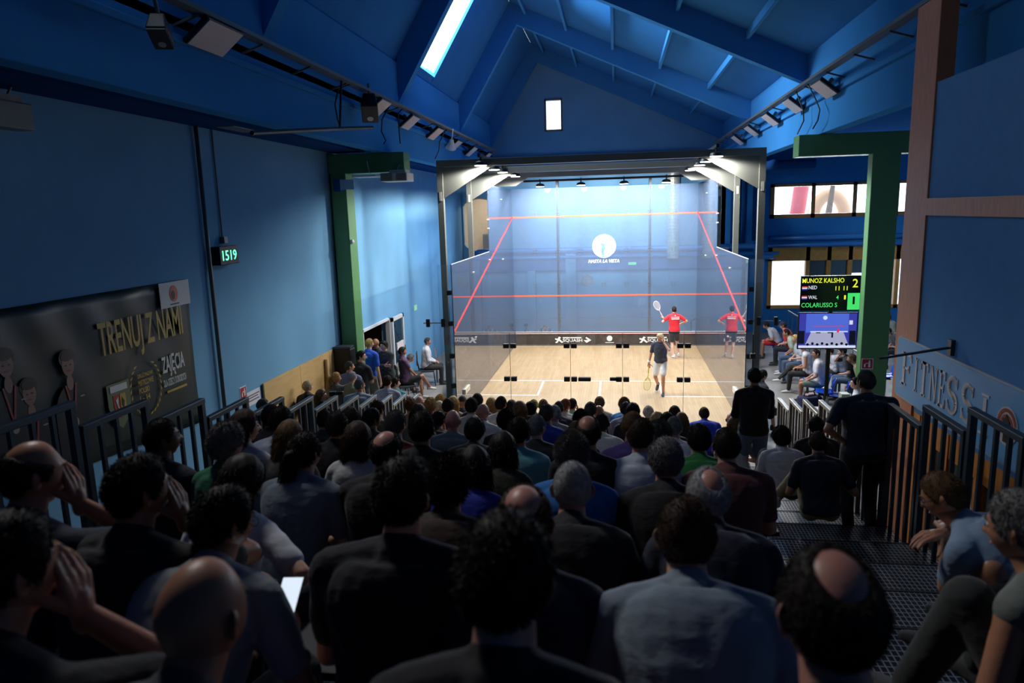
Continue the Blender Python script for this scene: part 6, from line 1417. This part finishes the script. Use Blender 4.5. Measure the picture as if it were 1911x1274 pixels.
dp = ground(1232, 629, 'player in a dark shirt and white shorts walking back with lowered head and racket', ('short', 'pale'), (36, 42, 60), plane=('y', -6.95), yaw=PI-.25, turn=-.35, nod=.5, lean=.12,
            arms=({'t': (-.12, .22, 1.42), 'hand': 'relaxed', 'd': (.3, .1, 1), 'pole': (-.8, .3, -1)}, {'t': (.30, .06, .78), 'hand': 'grip', 'd': (0, .1, -1), 'pole': (.6, -1, 0)}),
            legs=[(-.10, .14, .09), (.12, -.26, .2)], short=True, bottom=(238, 238, 240), shoes=(40, 44, 48), skin='tan', vox=.012, group=gP, eyes=True, foot=[(-.1, 1, 0), (.1, .8, -.6)])
L_ = dict(person.last); hp = L_['body'].matrix_basis @ (Vector(L_['wr'][1])+Vector((0, .02, -.07)))
racket(hp, (PI-.1, .12, .3), 'yellow racket hanging from the hand of the player in white shorts', (226, 222, 70), (210, 220, 120))
wb = MB().tube([tuple(Vector(L_['wr'][1])+Vector((0, 0, z))) for z in (.02, .07)], .04, 12).build('wristband', M_whiteline, L_['body'], smooth=True)
# ------------------------------------------------------------------ beyond the front wall
ground(1017, 612, 'bald person in a white shirt sitting beyond the front wall', ('buzz', 'light'), (232, 232, 236), plane=('y', .5), seat=.02, lean=.75, legs=[(-.2, .45, .09), (.2, .45, .09)], yaw=PI, skin='pink', eyes=True, group='people beyond the front wall')
tr = empty('tripod', (A(982, 612, 1, .9).x, .9, 0)); tag(tr, 'black camera tripod beyond the left part of the front wall', 'tripod')
for k in range(3): a = k*2*PI/3+.3; MB().tube([(0, 0, .55), (.25*math.cos(a), .25*math.sin(a), .0)], .012, 8).build('leg', M_black, tr)
MB().box(-.06, .06, -.05, .05, .55, .66).box(-.02, .02, -.1, -.05, .59, .63).build('head', M_black, tr, bevel=.005)
f1 = A(1290, 605, 1, .8); tr2 = MB().tube([(f1.x, .8, 0), (f1.x, .8, .75), (f1.x+.2, .8, .85)], .02, 8).box(f1.x-.15, f1.x+.15, .7, .9, 0, .03); tag(tr2.build('lamp_stand', M_black), 'thin black stand with a bent arm beyond the front wall on the right', 'stand')
# ------------------------------------------------------------------ right-hand spectators on blue seats
gR = 'spectators on the blue seats by the right hall'
rseat = [None]
def rs(loc, rz, label):
    global seat_src
    if seat_src is None: return bucket(loc, label)
    e = copy_tree(seat_src); e.location = loc; e.rotation_euler = (0, 0, rz); tag(e, label, 'seat', 'blue plastic seats in the right hall'); return e
def R_(px, py, H, label, hair, top, seatlabel, yaw=1.3, **kw):
    b = ground(px, py, label, hair, top, h=H, seat=.44, yaw=yaw, group=gR, **kw); kw.setdefault('vox', .014)
    rs((b.location.x, b.location.y, 0), yaw, seatlabel); return b
J = (84, 104, 134)
R_(1430, 607, 1.05, 'dark-haired person in a white shirt and red shorts bending forward', ('short', 'dark'), (228, 226, 228), 'blue seat under the person bending forward', lean=.6, nod=.5, short=True, bottom=(206, 40, 50), skin='tan', arms='knees')
R_(1461, 607, 1.22, 'person in a red shirt and cap partly hidden on the right seats', ('short', 'brown'), (214, 44, 48), 'blue seat under the red shirt', lean=.35, nod=.3, skin='fair', arms='lap', hat=((60, 60, 80), 0))
R_(1468, 621, 1.2, 'person with a grey buzz cut in a pale green shirt and jeans', ('buzz', 'dark'), (196, 210, 180), 'blue seat under the pale green shirt', lean=.45, nod=.2, bottom=J, skin='tan', arms='knees', short=False, shoes=(226, 226, 226))
R_(1484, 632, 1.2, 'person with long blond hair in a pale top resting the arms on the lap', ('long', 'blond'), (206, 214, 222), 'blue seat under the long blond hair', sex='f', lean=.3, yaw=1.7, turn=.3, eyes=True, bottom=J, arms='lap')
R_(1499, 646, 1.22, 'person in a white vest with black pattern and dark trousers', ('short', 'brown'), (232, 230, 232), 'blue seat under the white vest', sleeve='tank', lean=.2, bottom=(44, 42, 40), skin='tan', eyes=True, arms='lap', legs=[(-.1, .45, .09), (.0, .68, .34)], shoes=(230, 230, 226), sex='f')
R_(1523, 660, 1.24, 'person in white shirt and grey-green shorts with hands on the knees', ('buzz', 'dark'), (238, 236, 238), 'blue seat under the white shirt and shorts', lean=.15, short=True, bottom=(112, 134, 130), skin='tan', eyes=True, arms='knees', turn=.4)
R_(1572, 655, 1.22, 'person in black covering the face with one hand behind the television stand', ('short', 'black'), (24, 24, 28), 'blue seat under the person covering the face', lean=.4, nod=.4, arms=('lap', 'face'), skin='fair', bottom=J)
R_(1548, 655, 1.05, 'person in a light jacket with red cuffs leaning over behind the television stand', ('short', 'brown'), (200, 200, 206), 'blue seat under the light jacket', sleeve='long', lean=.5, nod=.4, skin='fair', bottom=(60, 62, 70))
R_(1590, 662, 1.32, 'fair-haired person with bare arms stretched on the knees beside the green column', ('short', 'light'), (176, 156, 110), 'blue seat beside the green column', lean=.5, nod=.2, skin='tan', arms='knees', sleeve='tank', bottom=(96, 116, 140), short=True)
ground(1597, 715, 'person in a white top in profile against the right green column', ('short', 'black'), (228, 228, 232), h=1.58, yaw=1.2, skin='fair', turn=.2, sex='f', group=gR, eyes=True)
R_(1657, 592, 1.24, 'person in a grey hooded top far behind the right green column', ('short', 'light'), (120, 122, 110), 'blue seat far behind the green column', skin='tan', yaw=1.6, lean=.4)
R_(1657, 618, 1.1, 'person leaning forward in dark clothes far behind the right green column', ('short', 'dark'), (60, 56, 62), 'second blue seat far behind the green column', skin='tan', yaw=1.6, lean=.6, nod=.5)
R_(1640, 603, 1.2, 'person in a blue shirt at the back of the right hall', ('short', 'brown'), (70, 84, 180), 'blue seat at the back of the right hall', skin='fair', yaw=1.6)
R_(1676, 716, 1.1, 'person with dark hair by the brown post behind the standing navy shirt', ('short', 'dark'), (40, 40, 50), 'blue seat by the brown post', skin='fair', yaw=1.3)
kn_ = A(1442, 728, 2, .62)
ground(1424, 700, 'person in dark shorts sitting with one knee raised behind the black jacket', ('short', 'dark'), (70, 72, 78), h=1.3, seat=.42, yaw=-1.2, short=True, skin='pink', bottom=(60, 58, 56), group=gR, legs=[(-.12, .45, .12), (.12, .5, .12)])
# empty seats, bag, bottles and table
for i, (px, py, X, n) in enumerate(((1530, 722, 5.2, 'empty blue plastic seat with a towel, left of the television pole'), (1556, 728, 5.35, 'empty blue plastic seat right of the television pole'), (1652, 700, 8.0, 'empty blue seat seen between the green column and brown post'))):
    p = A(px, py, 0, X); 
    p = A(px, py, 2, .44); rs((p.x, p.y-(.4 if i < 2 else 0), 0), 1.3, n)
bgp = A(1510, 752, 2, .15); bk = empty('sports_bag', (bgp.x, bgp.y, 0), .3); tag(bk, 'navy sports bag on the floor in front of the empty blue seat', 'bag')
MB().prism([(-.26, -.16), (.26, -.16), (.28, .1), (.18, .17), (-.2, .17), (-.28, .08)], 2, 0, .33).build('body', cmat((34, 40, 84)), bk, bevel=.05); MB().tube([(-.15, 0, .33), (-.1, 0, .44), (.1, 0, .44), (.15, 0, .33)], .014, 8).build('handle', M_black, bk)
MB().obox((.02, .02, .35), (.3, .12, .05), (0, .1, .4)).build('towel', cmat((226, 190, 190)), bk, bevel=.015)
tbp = A(1548, 770, 2, .74); tb_ = empty('low_table', (tbp.x, tbp.y, 0), 0); tag(tb_, 'brown table beside the right railing with a red cup on it', 'table')
MB().box(-.4, .55, -.35, .45, .70, .74).build('table_top', mat('brown_table', (116, 100, 84), .4), tb_, bevel=.006)
for sx, sy in ((-.35, -.3), (.5, -.3), (-.35, .4), (.5, .4)): MB().box(sx-.02, sx+.02, sy-.02, sy+.02, 0, .70).build('leg', M_rail, tb_)
p = A(1545, 752, 2, .75); cpb = MB().lathe([(.03, 0), (.042, .1), (.04, .1), (.0, .02)], (0, 0, 0), 16).build('cup', mat('red_cup', (210, 30, 40), .4), smooth=True); cpb.location = (tbp.x-.02, tbp.y-.08, .74); tag(cpb, 'red cup on the brown table by the right railing', 'cup')
wbt = MB().lathe([(.035, 0), (.037, .03), (.037, .18), (.014, .24), (.014, .27)], (0, 0, 0), 14).build('water_bottle', glass('bottle_plastic', (.85, .95, .98), .15, (.7, .8, .85), 1.5), smooth=True); wbt.location = (tbp.x-.0, tbp.y+.22, .74); tag(wbt, 'clear water bottle standing on the brown table', 'bottle')
pp_ = MB().obox((0, 0, .003), (.3, .21, .006), (0, 0, .2)).build('paper_sheet', M_whiteline); pp_.location = (tbp.x+.32, tbp.y+.15, .74); tag(pp_, 'white paper lying on the brown table', 'paper')
# rails of the seating platform in the right hall
gr_ = empty('hall_railing', (0, 0, 0)); tag(gr_, 'grey railing in the right hall behind the seated spectators', 'railing')
MB().box(6.6, 6.64, -7, 1.5, .96, 1.0).build('handrail', M_steel, gr_)
for y in np.arange(-7, 1.6, .6): MB().box(6.61, 6.63, y-.012, y+.012, 0, .96).build('baluster', M_steel, gr_)
print('PEOPLE', NP[0], 'VERTS', sum(len(m.vertices) for m in bpy.data.meshes))
byrow = {}
for k, x, y, l in SEATS: byrow.setdefault(k, []).append((x, l))
for k in byrow:
    r = sorted(byrow[k])
    for a_, b_ in zip(r[:-1], r[1:]):
        if b_[0]-a_[0] < .36: print('CLOSE row', k, round(b_[0]-a_[0], 2), a_[1][:50], '|', b_[1][:50])
